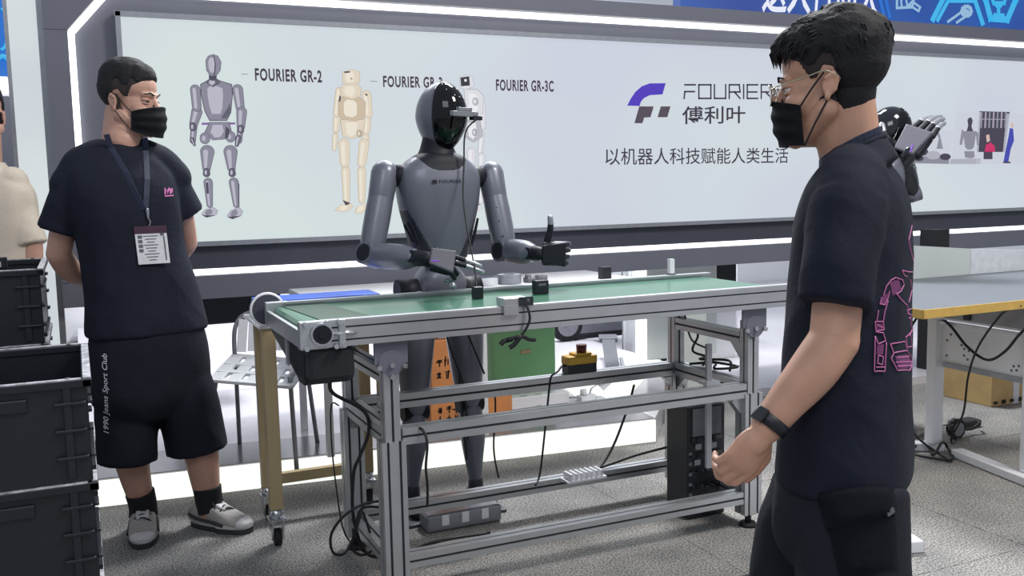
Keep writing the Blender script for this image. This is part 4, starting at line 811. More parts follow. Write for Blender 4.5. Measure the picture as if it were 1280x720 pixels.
def robot(label, base, yaw, J, hands, face, headc, group=None, k=1.0, shell='robot'):
    """base: point on the floor; yaw turns the front (-Y); J: world joint positions"""
    t = thing('humanoid_robot', label, 'robot', base, group)
    U = V((math.cos(yaw), math.sin(yaw), 0)); W = V((-math.sin(yaw), math.cos(yaw), 0)); Z_ = V((0, 0, 1)); bs = V((base[0], base[1], 0))
    L = lambda x, y, z: bs+U*x+W*y+Z_*z
    rows = [(.105, .082, 1.0), (.118, .09, 1.05), (.135, .100, 1.12), (.155, .108, 1.20), (.165, .110, 1.28), (.160, .102, 1.328), (.140, .094, 1.356), (.112, .086, 1.380), (.080, .072, 1.398), (.06, .06, 1.405)]
    b = B(); rws = [tuple(L(0, 0, z))+(a, c) for a, c, z in rows]
    sloft(b, rws, U, W, 128, 130, 2.5)
    for f in b.bm.faces:
        c = f.calc_center_median()-bs; dx = c.dot(U); dy = c.dot(W); z = c.z
        if z > 1.334+abs(dx/.100)**3.0*.052: f.material_index = 1
        elif z < 1.185 and abs(dx) > .045+(z-1.0)*.52: f.material_index = 2
    part('torso', b, ['robot', 'joint', 'robot_d'], t)
    b = B()
    for sx in (-1, 1):
        b = B()
        for q in range(3): b.bar(L(sx*(.10+.012*q), -.078+.014*q, 1.045+.012*q), L(sx*(.137+.006*q), -.062+.018*q, 1.15-.008*q), .007, .006)
        part('side_vent', b, 'joint', t)
    b = B(); sloft(b, [tuple(L(0, 0, z))+(r, r*.95) for z, r in ((1.355, .088), (1.385, .082), (1.42, .066), (1.47, .052))], U, W, 32, 16, 2); part('neck', b, 'joint', t)
    me = text_mesh('FOURIER', 1, .004, 1.15, 0, 1.1); xs = [v.co.x for v in me.vertices]; ys = [v.co.y for v in me.vertices]
    map_mesh(me, lambda x, y: L(-.035+.09*(x-min(xs))/(max(xs)-min(xs)), -.1105, 1.287+.013*(y-min(ys))/(max(ys)-min(ys)))); put('lettering', me, 'blackm', t)
    b = B(); b.prism([L(-.062, -.110, 1.287), L(-.044, -.110, 1.287), L(-.044, -.110, 1.300), L(-.062, -.110, 1.300)], None, W*-.001); part('emblem', b, 'blackm', t)
    # head: grey shell with a black glossy visor
    hc = V(headc); fz = V(face).normalized(); fx = Z_.cross(fz).normalized(); fu = fz.cross(fx); b = B()
    N, MM = 56, 44; grid = []
    def hp(th, ph, g=0):
        d = V((math.sin(th)*math.sin(ph), math.sin(th)*math.cos(ph), math.cos(th)))        # x side, y forward, z up
        nar = 1-.26*max(0, -d.z)**1.3; return hc+fx*(d.x*(.086*nar+g))+fz*(d.y*(.108*(1-.16*max(0, -d.z))+g))+fu*(d.z*(.132+g)), d
    for i in range(MM+1):
        grid.append([b.bm.verts.new(hp(.02+(PI-.04)*i/MM, 2*PI*j/N)[0]) for j in range(N)])
    for i in range(MM):
        for j in range(N): f = b.bm.faces.new((grid[i][j], grid[i+1][j], grid[i+1][(j+1) % N], grid[i][(j+1) % N])); f.smooth = True
    b.bm.faces.new(grid[0]); b.bm.faces.new(grid[-1][::-1]); head = part('head', b, shell, t)
    b = B(); row = []
    for i in range(33):
        th = .10+2.72*i/32; half = 1.25 if th > .6 else 1.25*(.55+.75*th); r_ = []
        for j in range(33): ph = -half+2*half*j/32; r_.append(b.bm.verts.new(hp(th, ph, .0045)[0]))
        row.append(r_)
    for i in range(32):
        for j in range(32): f = b.bm.faces.new((row[i][j], row[i+1][j], row[i+1][j+1], row[i][j+1])); f.smooth = True
    bmesh.ops.solidify(b.bm, geom=list(b.bm.faces), thickness=.004); vis = part('visor', b, 'blackg', head, 'glossy black face visor')
    b = B()
    for th, ph in ((.75, -.6), (.95, -.25), (1.0, 0), (1.02, .3), (1.05, .6), (.72, .1), (.5, -.8)): b.ell(hp(th, ph, .0075)[0], (.0022,)*3, n=8)
    part('sensor_dot', b, 'white', vis)
    # pelvis and legs
    b = B(); b.cap(L(0, .0, .97), L(0, .0, 1.03), .062, .07); part('waist', b, 'joint', t)
    b = B(); sloft(b, [tuple(L(0, .01, z))+r for z, r in ((.85, (.05, .06)), (.875, (.10, .085)), (.92, (.098, .09)), (.955, (.075, .08)), (.975, (.05, .06)))], U, W, 40, 24, 2.6); part('pelvis', b, 'robot', t)
    for sx, nm in ((-1, 'R'), (1, 'L')):
        hip, knee, ank = V(J['hip'+nm]), V(J['knee'+nm]), V(J['ank'+nm])
        b = B(); b.cyl(hip+U*sx*-.02, hip+U*sx*.075, .05, n=24); part('hip_joint', b, 'joint', t)
        b = B(); d = knee-hip; limb(b, [hip+d*.08, hip+d*.35, hip+d*.7, knee-d*.04], [.066, .076, .064, .05], 28); lg = part('thigh', b, 'robot', t)
        b = B(); b.cyl(knee-U*.05, knee+U*.05, .038, n=24); part('knee', b, 'joint', lg)
        b = B(); d = ank-knee; limb(b, [knee+d*.08, knee+d*.35-W*.008, knee+d*.7, ank-d*.05], [.045, .052, .038, .027], 24); sh = part('shin', b, 'robot', t)
        b = B(); b.cap(knee+d*.3+W*.045, ank-d*.02+W*.035, .008); part('tendon_rod', b, 'steel', sh)
        b = B(); F_ = -W; S_ = U; b.loft([(ank+V((0, 0, -.088))+F_*x, S_, Z_, w, h, 2.6) for x, w, h in ((-.08, .012, .012), (-.07, .034, .03))]+[(V((ank.x, ank.y, .034 if x < .1 else .026))+F_*x, S_, Z_, w, h, 2.6) for x, w, h in ((-.03, .042, .034), (.06, .046, .032), (.13, .044, .025), (.155, .02, .014))], 24); b.cap(ank, V((ank.x, ank.y, .04)), .03, .032); part('foot', b, 'robot_d', t)
    # arms
    for nm in ('R', 'L'):
        s, e, w = V(J['sh'+nm]), V(J['el'+nm]), V(J['wr'+nm])
        inn = (L(0, 0, s.z)-s).normalized()
        b = B(); b.cyl(s+inn*.105, s+inn*.03, .042, n=26); part('shoulder_joint', b, 'joint', t)
        b = B(); d = e-s; b.cap(s+V((0, 0, .008)), s+d*.28, .052, .048, 26); part('shoulder_cap', b, 'robot', t)
        b = B(); limb(b, [s+d*.285, s+d*.5, s+d*.8, e-d*.02], [.0475, .049, .047, .040], 26); ua = part('upper_arm', b, 'robot', t)
        if nm == 'L':
            for q in (.42, .60, .80): b = B(); b.ell(s+d*q+V((-.02, -.044, 0)), (.004, .003, .003), n=8); part('screw', b, 'joint', ua)
        b = B(); ax = d.cross(w-e).normalized(); b.cyl(e-ax*.042, e+ax*.042, .042, n=26); el = part('elbow', b, 'robot', t)
        [part('elbow_disc', B().cyl(e+ax*.042*q_, e+ax*.044*q_, .032, n=22), 'joint', el) for q_ in (-1, 1)]
        b = B(); d = w-e; limb(b, [e+d*.02, e+d*.3, e+d*.6, w-d*.26], [.041, .047, .045, .036], 24); part('forearm', b, J.get('fore', 'robot'), t)
        b = B(); b.cap(w-d*.3, w, .031, .027, 18); b.cyl(w-d*.2-ax*.03, w-d*.2+ax*.03, .022, n=18); part('wrist', b, 'joint', t)
        h = hands[nm]; robot_hand(t, w, *h[:3], thumb_dir=h[3], light=True if len(h) > 7 else None, spread=h[4] if len(h) > 4 else 0, s=h[5] if len(h) > 5 else 1.0, cover=h[6] if len(h) > 6 else 'robot')
    return t, head, (hc, fz, fx, fu)
flatc = [(.25, .3, .2), (.3, .35, .25), (.55, .6, .4), (.6, .7, .4)]
fist = [(1.1, 1.1, .7)]*4
r1, h1, (hc, fz, fx, fu) = robot('grey humanoid robot with a black visor standing behind the green conveyor belt', (.46, .72, 0), 0,
    dict(shR=(.249, .72, 1.318), elR=(.168, .665, 1.028), wrR=(.305, .43, 1.022), shL=(.682, .72, 1.310), elL=(.700, .63, 1.022), wrL=(.752, .44, 1.018),
         hipR=(.36, .73, .875), hipL=(.545, .72, .872), kneeR=(.335, .715, .41), kneeL=(.562, .705, .42), ankR=(.325, .745, .095), ankL=(.580, .705, .095)),
    dict(R=((.88, -.20, -.26), (.30, .80, -.62), [(-.05, .12, .05), (-.02, .14, .05), (.9, .9, .5), (1.0, 1.0, .6)], [(.5, -.1, -.8), (.7, -.1, -.8), (.9, -.1, -.5)], .05, 1.08, 'robot_m', 1),
         L=((.95, -.2, -.05), (.35, 1, .0), [(.95, 1.5, 1.0)]*4, [(.25, -.2, .9), (.05, -.1, 1), (-.1, -.05, 1)], 0, 1.1, 'joint')),
    (.42, -.90, -.04), (.474, .705, 1.535))
b = B(); R = Matrix((fx, fz, fu)).transposed(); q = hc+fz*.122+fu*.012
b.box(q, (.135, .022, .020), R, bev=.003); b.box(q+fu*.017-fx*.0, (.07, .018, .014), R, bev=.002); bar_ = part('camera_bar', b, 'mgrey', h1, 'silver camera bar bolted on the visor')
b = B(); b.box(hc+fz*.124-fu*.001+fx*.062, (.05, .024, .016), R, bev=.002); part('bracket', b, 'blackp', h1)
b = B(); pth = [hc+fz*.125+fx*.075, aty(582, 165, .62), aty(580, 205, .60), aty(579, 245, .56), aty(583, 280, .50), aty(589, 312, .44), aty(594, 340, .38), aty(596, 364, .32)]
b.tube(pth, .0032); single('cable', b, 'cable', 'thin black cable from the camera bar of the robot down to the small black block', 'cable')
b = B(); b.ell(aty(566, 357.5, .49), (.013, .013, .013)); kn = b; single('rail_knob', kn, 'steel', 'small shiny knob on the rear rail under the robot hand', 'knob')
for pp in ([(.52, .69, .66), (.505, .66, .5), (.515, .66, .35), (.53, .67, .2)], [(.42, .64, .82), (.455, .62, .66), (.50, .60, .5), (.51, .6, .3)], [(.50, .64, .80), (.54, .62, .68), (.585, .6, .55)], [(.66, .70, .5), (.672, .70, .4), (.66, .70, .22), (.67, .68, .1)]):
    cable('black cable by the robot legs ' + ('left of the white carton' if pp[0][0] == .42 else 'right of the white carton' if pp[0][0] == .50 else 'in front of the orange cartons' if pp[0][0] == .52 else 'along the outer side of its shin'), [V(p) for p in pp], .004)

c2 = at(1100, 300, 4.85); b2 = V((c2.x, c2.y, 0)); y2 = math.radians(50)
w2 = at(1130, 197, 4.72)
r2, h2, _ = robot('second humanoid robot raising an open hand behind the man with glasses', (b2.x, b2.y, 0), y2,
    dict(shR=at(1062, 245, 4.85), elR=at(1055, 310, 4.95), wrR=at(1080, 330, 4.80), shL=at(1124, 226, 4.95), elL=at(1139, 243, 4.80), wrL=w2,
         hipR=b2+V((-.05, -.08, .875)), hipL=b2+V((.06, .07, .875)), kneeR=b2+V((-.05, -.08, .45)), kneeL=b2+V((.06, .07, .45)), ankR=b2+V((-.05, -.08, .095)), ankL=b2+V((.06, .07, .095)), fore='blackg'),
    dict(R=((.3, -.5, -.3), (0, .3, -1), flatc, [(.5, -.5, -.7), (.7, -.3, -.9), (.8, -.1, -.6)]),
         L=(RH*.58+UP*.78+HV*.05, HV*.75+RH*.62-UP*.35, [(.25, .35, .25)]*4, [(UP*.6-RH*.6+HV*.4), (UP*.8-RH*.3+HV*.4), (UP+HV*.4)], .10, 1.75, 'robot_m', 1)),
    tuple(RH*.80-HV*.25-UP*.30), tuple(at(1110, 165, 4.9)), shell='blackg')
b = B(); b.cap(at(1106, 186, 4.9), at(1124, 214, 4.9), .075, .085, 20); b.cap(at(1126, 208, 4.75), at(1137, 192, 4.7), .045, .04, 16); part('arm_cover', b, 'blackg', r2, 'glossy black arm and neck shell')

# ---------------------------------------------------------------- people: heads, hands, clothes
def head_frame(f, up_tilt=0.0):
    f = V(f).normalized(); X = V((0, 0, 1)).cross(f).normalized(); Z_ = f.cross(X)
    Z_ = rod(f, up_tilt) @ Z_; X = rod(f, up_tilt) @ X
    return Matrix((X, -f, Z_)).transposed()           # local x = person's left, -y = face, z = up
def head_blobs(b, T=None):
    I = b if T is None else None; h = B()
    h.ell((0, .014, .048), (.073, .092, .078)); h.ell((0, -.026, -.018), (.062, .068, .088)); h.ell((0, -.046, -.086), (.042, .042, .034)); h.ell((0, -.03, .05), (.066, .062, .062))
    for s in (-1, 1):
        h.ell((s*.041, -.058, -.03), (.026, .028, .026)); h.cap((s*.058, .0, -.05), (s*.028, -.055, -.094), .024, .022)
        h.cap((s*.012, -.088, .024), (s*.040, -.076, .024), .010, .009)
        R = Matrix.Rotation(s*.42, 3, 'Z') @ Matrix.Rotation(-.18, 3, 'X'); c = V((s*.078, .012, -.004))
        h.ell(c, (.006, .015, .024), R); h.cap(c+R@V((s*.006, -.010, .012)), c+R@V((s*.007, .004, .025)), .0045); h.cap(c+R@V((s*.007, .004, .025)), c+R@V((s*.008, .015, .012)), .0048); h.cap(c+R@V((s*.008, .015, .012)), c+R@V((s*.006, .010, -.012)), .0045); h.ell(c+R@V((s*.003, -.002, -.024)), (.006, .007, .009), R)
    h.cap((0, -.090, .012), (0, -.108, -.028), .008, .0125); h.ell((0, -.108, -.034), (.013, .013, .011))
    for s in (-1, 1): h.ell((s*.013, -.098, -.037), (.009, .012, .009))
    h.ell((0, -.089, -.060), (.024, .012, .009)); h.ell((0, -.087, -.073), (.020, .012, .009)); h.ell((0, -.078, -.104), (.020, .018, .016))
    if T is not None:
        for v in h.bm.verts: v.co = T @ v.co
    me = h.mesh('h'); b.bm.from_mesh(me); bpy.data.meshes.remove(me)
def surf(bv, d, c=V((0, .01, .03)), far=.4):          # outermost skull point along a direction
    d = d.normalized(); hit = bv.ray_cast(c+d*far, -d); return (hit[0]-c).length if hit[0] else .09
def hairline(az):                                     # az: 0 front .. pi back; lower limit of the hair (local z)
    K = [(0, .074), (.55, .066), (.95, .050), (1.15, .012), (1.38, .014), (1.62, .036), (1.85, .030), (2.05, -.040), (2.4, -.080), (PI, -.104)]
    for (a, z), (a2, z2) in zip(K, K[1:]):
        if az <= a2: return z+(z2-z)*(az-a)/(a2-a)
    return K[-1][1]
def hair_shell(bv, T, thick, nu=150, nv=90):
    b = B(); c = V((0, .01, .03)); rows = []
    for i in range(nv+1):
        th = .01+(PI*.80)*i/nv; r_ = []
        for j in range(nu):
            ph = 2*PI*j/nu; d = V((math.sin(th)*math.sin(ph), -math.sin(th)*math.cos(ph), math.cos(th)))
            R_ = surf(bv, d, c); p = c+d*R_; az = abs(math.atan2(p.x, -p.y)); edge = p.z-hairline(az)
            t = thick(p, az, edge, d); r_.append(b.bm.verts.new(T @ (c+d*(R_+t))))
        rows.append(r_)
    for i in range(nv):
        for j in range(nu): f = b.bm.faces.new((rows[i][j], rows[i+1][j], rows[i+1][(j+1) % nu], rows[i][(j+1) % nu])); f.smooth = True
    b.bm.faces.new(rows[0]); b.bm.faces.new(rows[-1][::-1]); return b
def fade(p, az, edge, d): return -.006+.0075*sm(-.002, .004, edge)*sm(.35, .8, az)
def sm(a, b_, x): t = max(0, min(1, (x-a)/(b_-a))); return t*t*(3-2*t)
def mask_mesh(bv, T, bulge=.036, zb=-.120, rise=.022):
    b = B(); nu, nv = 40, 26; R = [[0]*(nv+1) for _ in range(nu+1)]; AZ = 1.12
    for i in range(nu+1):
        az = -AZ+2*AZ*i/nu; q = abs(az)/AZ
        for j in range(nv+1):
            v = j/nv; z = (-.012-.024*q**1.5)*(1-v)+(zb+rise*q**2)*v
            hit = bv.ray_cast(V((math.sin(az)*.3, -.012-math.cos(az)*.3, z)), V((-math.sin(az), math.cos(az), 0)))
            r = (V((hit[0].x, hit[0].y+.012, 0))).length if hit[0] else 0; R[i][j] = [az, z, r]
    for i in range(nu+1):                             # the cloth spans hollows and holds its own shape under the chin
        for j in range(nv+1):
            q = 1-(abs(R[i][j][0])/AZ)**2; R[i][j][2] = max(R[i][j][2], .074+bulge*q*(.72+.34*math.sin(PI*min(1, .12+.80*j/nv))-.22*(j/nv)**5))
    for _ in range(4):
        Q = [[R[i][j][2] for j in range(nv+1)] for i in range(nu+1)]
        for i in range(nu+1):
            for j in range(nv+1):
                nb = [Q[max(0, min(nu, i+di))][max(0, min(nv, j+dj))] for di in (-1, 0, 1) for dj in (-1, 0, 1)]; R[i][j][2] = max(sum(nb)/9, Q[i][j]-.002)
    g = []
    for i in range(nu+1):
        r_ = []
        for j in range(nv+1):
            az, z, r = R[i][j]; fold = .0018*math.cos(j/nv*PI*6)*sm(0, .25, 1-abs(az)/AZ); r += .005+fold
            r_.append(b.bm.verts.new(T @ V((math.sin(az)*r, -.012-math.cos(az)*r, z))))
        g.append(r_)
    for i in range(nu):
        for j in range(nv): f = b.bm.faces.new((g[i][j], g[i+1][j], g[i+1][j+1], g[i][j+1])); f.smooth = True
    cs = [g[0][0].co.copy(), g[0][nv].co.copy(), g[nu][0].co.copy(), g[nu][nv].co.copy()]
    bmesh.ops.solidify(b.bm, geom=list(b.bm.faces), thickness=.0025); return b, cs
def hand_blobs(b, wrist, F, P, side, curl, spread=.06, s=1.0, thumb=None):
    """five separate fingers; F: towards the fingers, P: palm normal, side: +1 puts the thumb at F x P"""
    F, P = V(F).normalized(), V(P).normalized(); P = (P-F*P.dot(F)).normalized(); S = F.cross(P)*side
    R = Matrix((S, F, P)).transposed()
    b.ell(wrist+F*.045*s, (.040*s, .052*s, .017*s), R); b.ell(wrist+F*.066*s+S*.004, (.041*s, .030*s, .015*s), R); b.ell(wrist+F*.03*s+S*.02*s+P*.006*s, (.018*s, .034*s, .016*s), R); b.cap(wrist-F*.02*s, wrist+F*.03*s, .026*s, .026*s)
    ax = F.cross(P) if side > 0 else F.cross(P)
    for k, (ln, r) in enumerate(((.072, .0095), (.080, .0098), (.074, .0093), (.058, .0083))):
        off = (.030-.020*k)*s; p = wrist+F*(.084-.004*abs(k-1))*s+S*off; d = rod(P, (-1)*side*spread*(1.5-k)*-1) @ F
        pp = [p-F*.02*s, p]
        for sg, cu in zip((.46, .31, .23), curl[k] if isinstance(curl[0], (list, tuple)) else curl):
            d = (rod(F.cross(P), cu) @ d).normalized(); p = p+d*ln*sg*s*1.0; pp.append(p)
        rr = [r*1.12, r*1.12, r, r*.92, r*.80]
        for i in range(4): b.cap(pp[i], pp[i+1], rr[i]*s, rr[i+1]*s, 12)
    th = thumb or [(S*.75+F*.55+P*.35), (S*.3+F*.85+P*.35), (F*.95+P*.3)]
    p = wrist+F*.018*s+S*.026*s+P*.006*s
    for dv, ln, r in zip(th, (.040, .033, .026), (.0135, .0112, .0100)): q = p+V(dv).normalized()*ln*s; b.cap(p, q, r*s, r*.9*s, 12); p = q
def eyes(root, T, looking=(0, -1, 0), lids=.5):
    for s in (-1, 1):
        c = V((s*.031, -.0735, .004)); b = B(); b.ell((0, 0, 0), (.0125, .0125, .0125)); [setattr(v, 'co', T @ (c+v.co)) for v in b.bm.verts]; e = part('eye', b, 'eye', root)
        g = V(looking).normalized(); b = B(); b.ell((0, 0, 0), (.0062, .0062, .0062)); [setattr(v, 'co', T @ (c+g*.0078+v.co)) for v in b.bm.verts]; part('iris', b, 'iris', e)
        b = B(); R = Matrix.Rotation(-s*.12, 3, 'Y'); b.ell((0, -.001, .0075-.006*lids), (.0165, .0135, .0075+.003*lids), R); b.ell((0, -.001, -.0095), (.015, .0125, .006), R); [setattr(v, 'co', T @ (c+v.co)) for v in b.bm.verts]; part('eyelid', b, root['skin'], root)
        b = B(); b.chain([T @ (c+V((-.016, -.0125+abs(-.016)*.1, .002-.004*lids))), T @ (c+V((0, -.0148, .0045-.006*lids))), T @ (c+V((.016, -.0120, .0015-.004*lids)))], [.0011, .0015, .0011], 8); part('eyelashes', b, 'hair', root)
        b = B(); b.chain([T @ V((s*.014, -.099, .024)), T @ V((s*.030, -.0955, .031)), T @ V((s*.048, -.081, .026))], [.0022, .0028, .0013], 10); part('eyebrow', b, 'hair', root)
def project_mesh(me, bv, fn, off=.0025):              # lay a flat mesh on a surface along sight lines fn(x, y) -> (u, v)
    keep = []
    for v in me.vertices:
        u, w = fn(v.co.x, v.co.y); d = (RT*((u-640)/FPX)-UP*((w-360)/FPX)+FW).normalized(); h = bv.ray_cast(CAM_POS, d)
        v.co = (h[0]-d*off) if h[0] else CAM_POS+d*3
    return me
def on_surf(bv, u, w, off=.003):
    d = (RT*((u-640)/FPX)-UP*((w-360)/FPX)+FW).normalized(); h = bv.ray_cast(CAM_POS, d); return (h[0]-d*off) if h[0] else None

# ---------------------------------------------------------------- man on the left
mL = thing('person', 'man in black t-shirt, shorts and black mask with hands behind his back', 'person', (-.60, .95, 0)); mL['skin'] = 'skin'
tU = V((math.cos(.35), math.sin(.35), 0)); tW = V((-math.sin(.35), math.cos(.35), 0)); tF = -tW
HS = 1.03; ff = V((.835, -.55, -.07)).normalized(); HR = head_frame(ff, .0)
earR = aty(143, 125, .90); hcL = earR + HR @ V((.078*HS, -.010*HS, 0)); TL = Matrix.Translation(hcL) @ (HR*HS).to_4x4()
hb = B(); head_blobs(hb); hm = fuse(hb, 'head', .0035, 4); bvL = bvh_of(hm)
b = B(); head_blobs(b, TL)
nb = V((-.655, .955, 1.425)); b.cap(TL @ V((0, .030, -.04)), nb, .058, .066, 24); b.cap(TL @ V((0, .0, -.06)), nb+tF*.02+V((0, 0, .03)), .050, .06, 24)
sloft(b, [(-.60, .965, .75, .12, .09), (-.60, .965, .85, .155, .105), (-.62, .955, 1.0, .145, .10), (-.64, .95, 1.15, .155, .105), (-.65, .95, 1.28, .150, .09), (-.655, .95, 1.36, .11, .06), (-.655, .955, 1.42, .06, .055)], tU, tW, 32, 24)
limb(b, [(-.80, .94, 1.32), (-.845, .955, 1.20), (-.878, .985, 1.065)], [.045, .045, .042]); limb(b, [(-.878, .985, 1.065), (-.845, 1.05, 1.0), (-.79, 1.125, .955)], [.043, .042, .030])
hand_blobs(b, V((-.785, 1.13, .952)), (.85, .25, -.25), (0, 1, 0), 1, (.25, .4, .3), .04)
limb(b, [(-.505, 1.0, 1.32), (-.458, 1.03, 1.21), (-.435, 1.10, 1.08)], [.045, .044, .042]); limb(b, [(-.435, 1.10, 1.08), (-.49, 1.16, 1.0), (-.555, 1.19, .945)], [.042, .040, .030])
hand_blobs(b, V((-.56, 1.192, .94)), (-.9, .05, -.25), (0, 1, 0), -1, (.3, .5, .3), .04)
anR, anL = V((-.655, 1.005, .105)), V((-.425, .945, .105))
limb(b, [(-.68, .975, .80), (-.69, .97, .45), (-.685, .985, .30), anR], [.085, .066, .062, .043]); limb(b, [(-.53, .98, .80), (-.455, .95, .45), (-.44, .955, .30), anL], [.085, .068, .066, .045])
b.cap(anR, anR+V((0, -.02, -.05)), .04, .035); b.cap(anL, anL+V((0, -.02, -.05)), .042, .035)
body = put('body', fuse(b, 'body', .004, 4), 'skin', mL)
def crew(p, az, edge, d):
    edge -= .034*sm(.75, 1.05, az)*sm(3.0, 2.3, az)
    top = sm(.06, .12, p.z); side = .004+.004*sm(.0, .04, edge); t = side+(.020+.004*noise.noise(p*40))*top
    return -.008+(t+.008)*sm(-.004, .008+.01*top, edge)+.0012*noise.noise(p*160)
hb = hair_shell(bvL, TL, crew); hair = part('hair', hb, 'hair', mL); part('hair_fade', hair_shell(bvL, TL, fade), 'fade', hair, 'short faded hair at the sides')
mb, cs = mask_mesh(bvL, TL); mk = part('face_mask', mb, 'mask', mL, 'black pleated face mask')
for a, e in ((cs[0], (-.080, .004, .022)), (cs[1], (-.081, .010, -.028)), (cs[2], (.080, .004, .022)), (cs[3], (.081, .010, -.028))): b = B(); e = TL @ V(e); b.tube([a, (a+e)/2+HR @ V((-.006 if a in cs[:2] else .006, 0, 0)), e], .0018, 6); part('ear_loop', b, 'mask', mk)
eyes(mL, TL, (-.1, -.9, -.5), .75)
# shirt
b = B(); sloft(b, [(-.600, .968, .765, .214, .142), (-.602, .968, .80, .213, .142), (-.61, .965, .92, .198, .137), (-.632, .955, 1.06, .182, .130), (-.648, .95, 1.20, .190, .130), (-.655, .95, 1.31, .196, .120), (-.655, .952, 1.375, .172, .098), (-.655, .954, 1.415, .118, .083), (-.655, .956, 1.442, .086, .074)], tU, tW, 44, 44, 2.35)
b.chain([V((-.72, .94, 1.405)), V((-.79, .93, 1.368)), V((-.826, .935, 1.31))], [.060, .064, .066], 18); b.chain([V((-.60, .965, 1.412)), V((-.53, .985, 1.382)), V((-.480, 1.0, 1.325))], [.060, .064, .066], 18)
limb(b, [(-.76, .925, 1.345), (-.805, .93, 1.29), (-.845, .945, 1.22), (-.872, .955, 1.148)], [.066, .072, .070, .072], 22, 18, False)
limb(b, [(-.53, .985, 1.345), (-.492, 1.005, 1.29), (-.462, 1.015, 1.235), (-.440, 1.025, 1.188)], [.068, .072, .068, .068], 22, 18, False)
sh_me = fuse(b, 't_shirt', .0065, 10, fold=(.006, (9, 9, 4.0))); bvS = bvh_of(sh_me); shirt = put('t_shirt', sh_me, 'shirt', mL)
b = B(); n = 32; b.tube([V((-.655, .955, 1.440))+tU*.088*math.cos(2*PI*k/n)+tW*.076*math.sin(2*PI*k/n)+V((0, 0, -.012*max(0, -math.sin(2*PI*k/n))-.008)) for k in range(n+1)], .008, 8, 2); part('collar', b, 'shirt', shirt)
# shorts
b = B(); sloft(b, [(-.60, .968, .84, .180, .125), (-.60, .968, .72, .205, .140), (-.602, .968, .60, .215, .140), (-.602, .968, .52, .205, .130), (-.602, .968, .45, .150, .09)], tU, tW, 36, 24, 2.5)
limb(b, [(-.680, .960, .64), (-.690, .962, .50), (-.694, .968, .40), (-.700, .970, .292)], [.105, .108, .107, .106], 24, 20, False)
limb(b, [(-.52, .985, .64), (-.480, .980, .50), (-.462, .975, .40), (-.450, .972, .298)], [.105, .110, .112, .112], 24, 20, False)
so_me = fuse(b, 'shorts', .0065, 12, fold=(.006, (8, 8, 3.0))); bvO = bvh_of(so_me); shorts = put('shorts', so_me, 'shorts', mL)
me = text_mesh('1990 Jeans Sport Club', 1, .006, 1, .32, 1.0); xs = [v.co.x for v in me.vertices]; ys = [v.co.y for v in me.vertices]; x0, x1, y0, y1 = min(xs), max(xs), min(ys), max(ys)
project_mesh(me, bvO, lambda x, y: (136.0-2.5*(x-x0)/(x1-x0)-(8.5)*((y-y0)/(y1-y0))+2, 542-100*(x-x0)/(x1-x0))); put('lettering', me, 'print_w', shorts)
# chest print
def proj_quads(name, bv, quads, mats, parent, off=.003):
    b = B()
    for q, mi in quads:
        N = 4; P = [V((x, y, 0)) for x, y in q]; vs = []; ok = True
        for i in range(N+1):
            for j in range(N+1):
                u = (P[0]*(1-i/N)+P[1]*(i/N))*(1-j/N)+(P[3]*(1-i/N)+P[2]*(i/N))*(j/N); s_ = on_surf(bv, u.x, u.y, off); ok &= s_ is not None; vs.append(s_)
        if ok: b.faces(vs, [(i*(N+1)+j, (i+1)*(N+1)+j, (i+1)*(N+1)+j+1, i*(N+1)+j+1) for i in range(N) for j in range(N)], mi)
    return part(name, b, mats, parent)
proj_quads('chest_print', bvS, [([(205.5, 235), (207.5, 235), (207.5, 243), (205.5, 243)], 0), ([(208.5, 238), (211.5, 234), (212.5, 236), (209.5, 243)], 0), ([(212, 236), (216, 235), (216, 240), (212.5, 243)], 0), ([(206, 244), (217, 243.5), (217, 245), (206, 245.8)], 0)], ['pink'], shirt)
# lanyard and badge
lan = []
for uv in ((133, 168), (139, 185), (150, 203), (157, 216), (164, 232), (172, 247), (180, 262)): lan.append(on_surf(bvS, *uv, .004) or aty(*uv, .86))
b = B(); b.ribbon(lan, V((.9, -.3, .3)), .020, .003); part('lanyard', b, 'lanyard', mL)
lan = []
for uv in ((181, 172), (182, 188), (183, 206), (184, 224), (183, 244), (182, 263)): lan.append(on_surf(bvS, *uv, .004) or aty(*uv, .86))
b = B(); b.ribbon(lan, V((.95, .2, 0)), .020, .003); part('lanyard', b, 'lanyard', mL)
lan = [aty(131, 171, .98), aty(134, 164, 1.0), aty(148, 158, 1.04)]
p0 = on_surf(bvS, 184, 262, .006); p1 = on_surf(bvS, 186, 283, .008); b = B(); b.cap(p0, p0+(p1-p0)*.5, .006, .004); b.tube([p0+(p1-p0)*.5, p0+(p1-p0)*.75+V((.006, 0, 0)), p1], .0022, 6); part('badge_hook', b, 'mgrey', mL)
bc = on_surf(bvS, 190.5, 309, .012); bn = tF; bx = V((.985, .17, 0)); bz = V((-.06, 0, 1)).normalized(); R = Matrix((bx, V((-.17, .985, 0)), bz)).transposed()
b = B(); b.box(bc, (.108, .004, .118), R, bev=.001); bd_ = part('badge', b, 'badge', mL, 'white name badge with maroon top')
b = B(); b.box(bc+bz*.062-V((0, .001, 0)), (.110, .005, .026), R); part('badge_header', b, 'badge_r', bd_)
b = B()
for k in range(4): b.box(bc+bx*(-.038)+bz*(.038-.016*k)-V((0, .003, 0)), (.014, .001, .011), R)
for k in range(9): b.box(bc+bx*(-.003)+bz*(.040-.0105*k)-V((0, .003, 0)), (.05-.012*(k % 3), .001, .0025), R)
b.box(bc+bx*.043+bz*(-.005)-V((0, .003, 0)), (.004, .001, .085), R); b.box(bc+bx*.038+bz*.045-V((0, .003, 0)), (.012, .001, .010), R); part('badge_print', b, 'grey_txt', bd_)
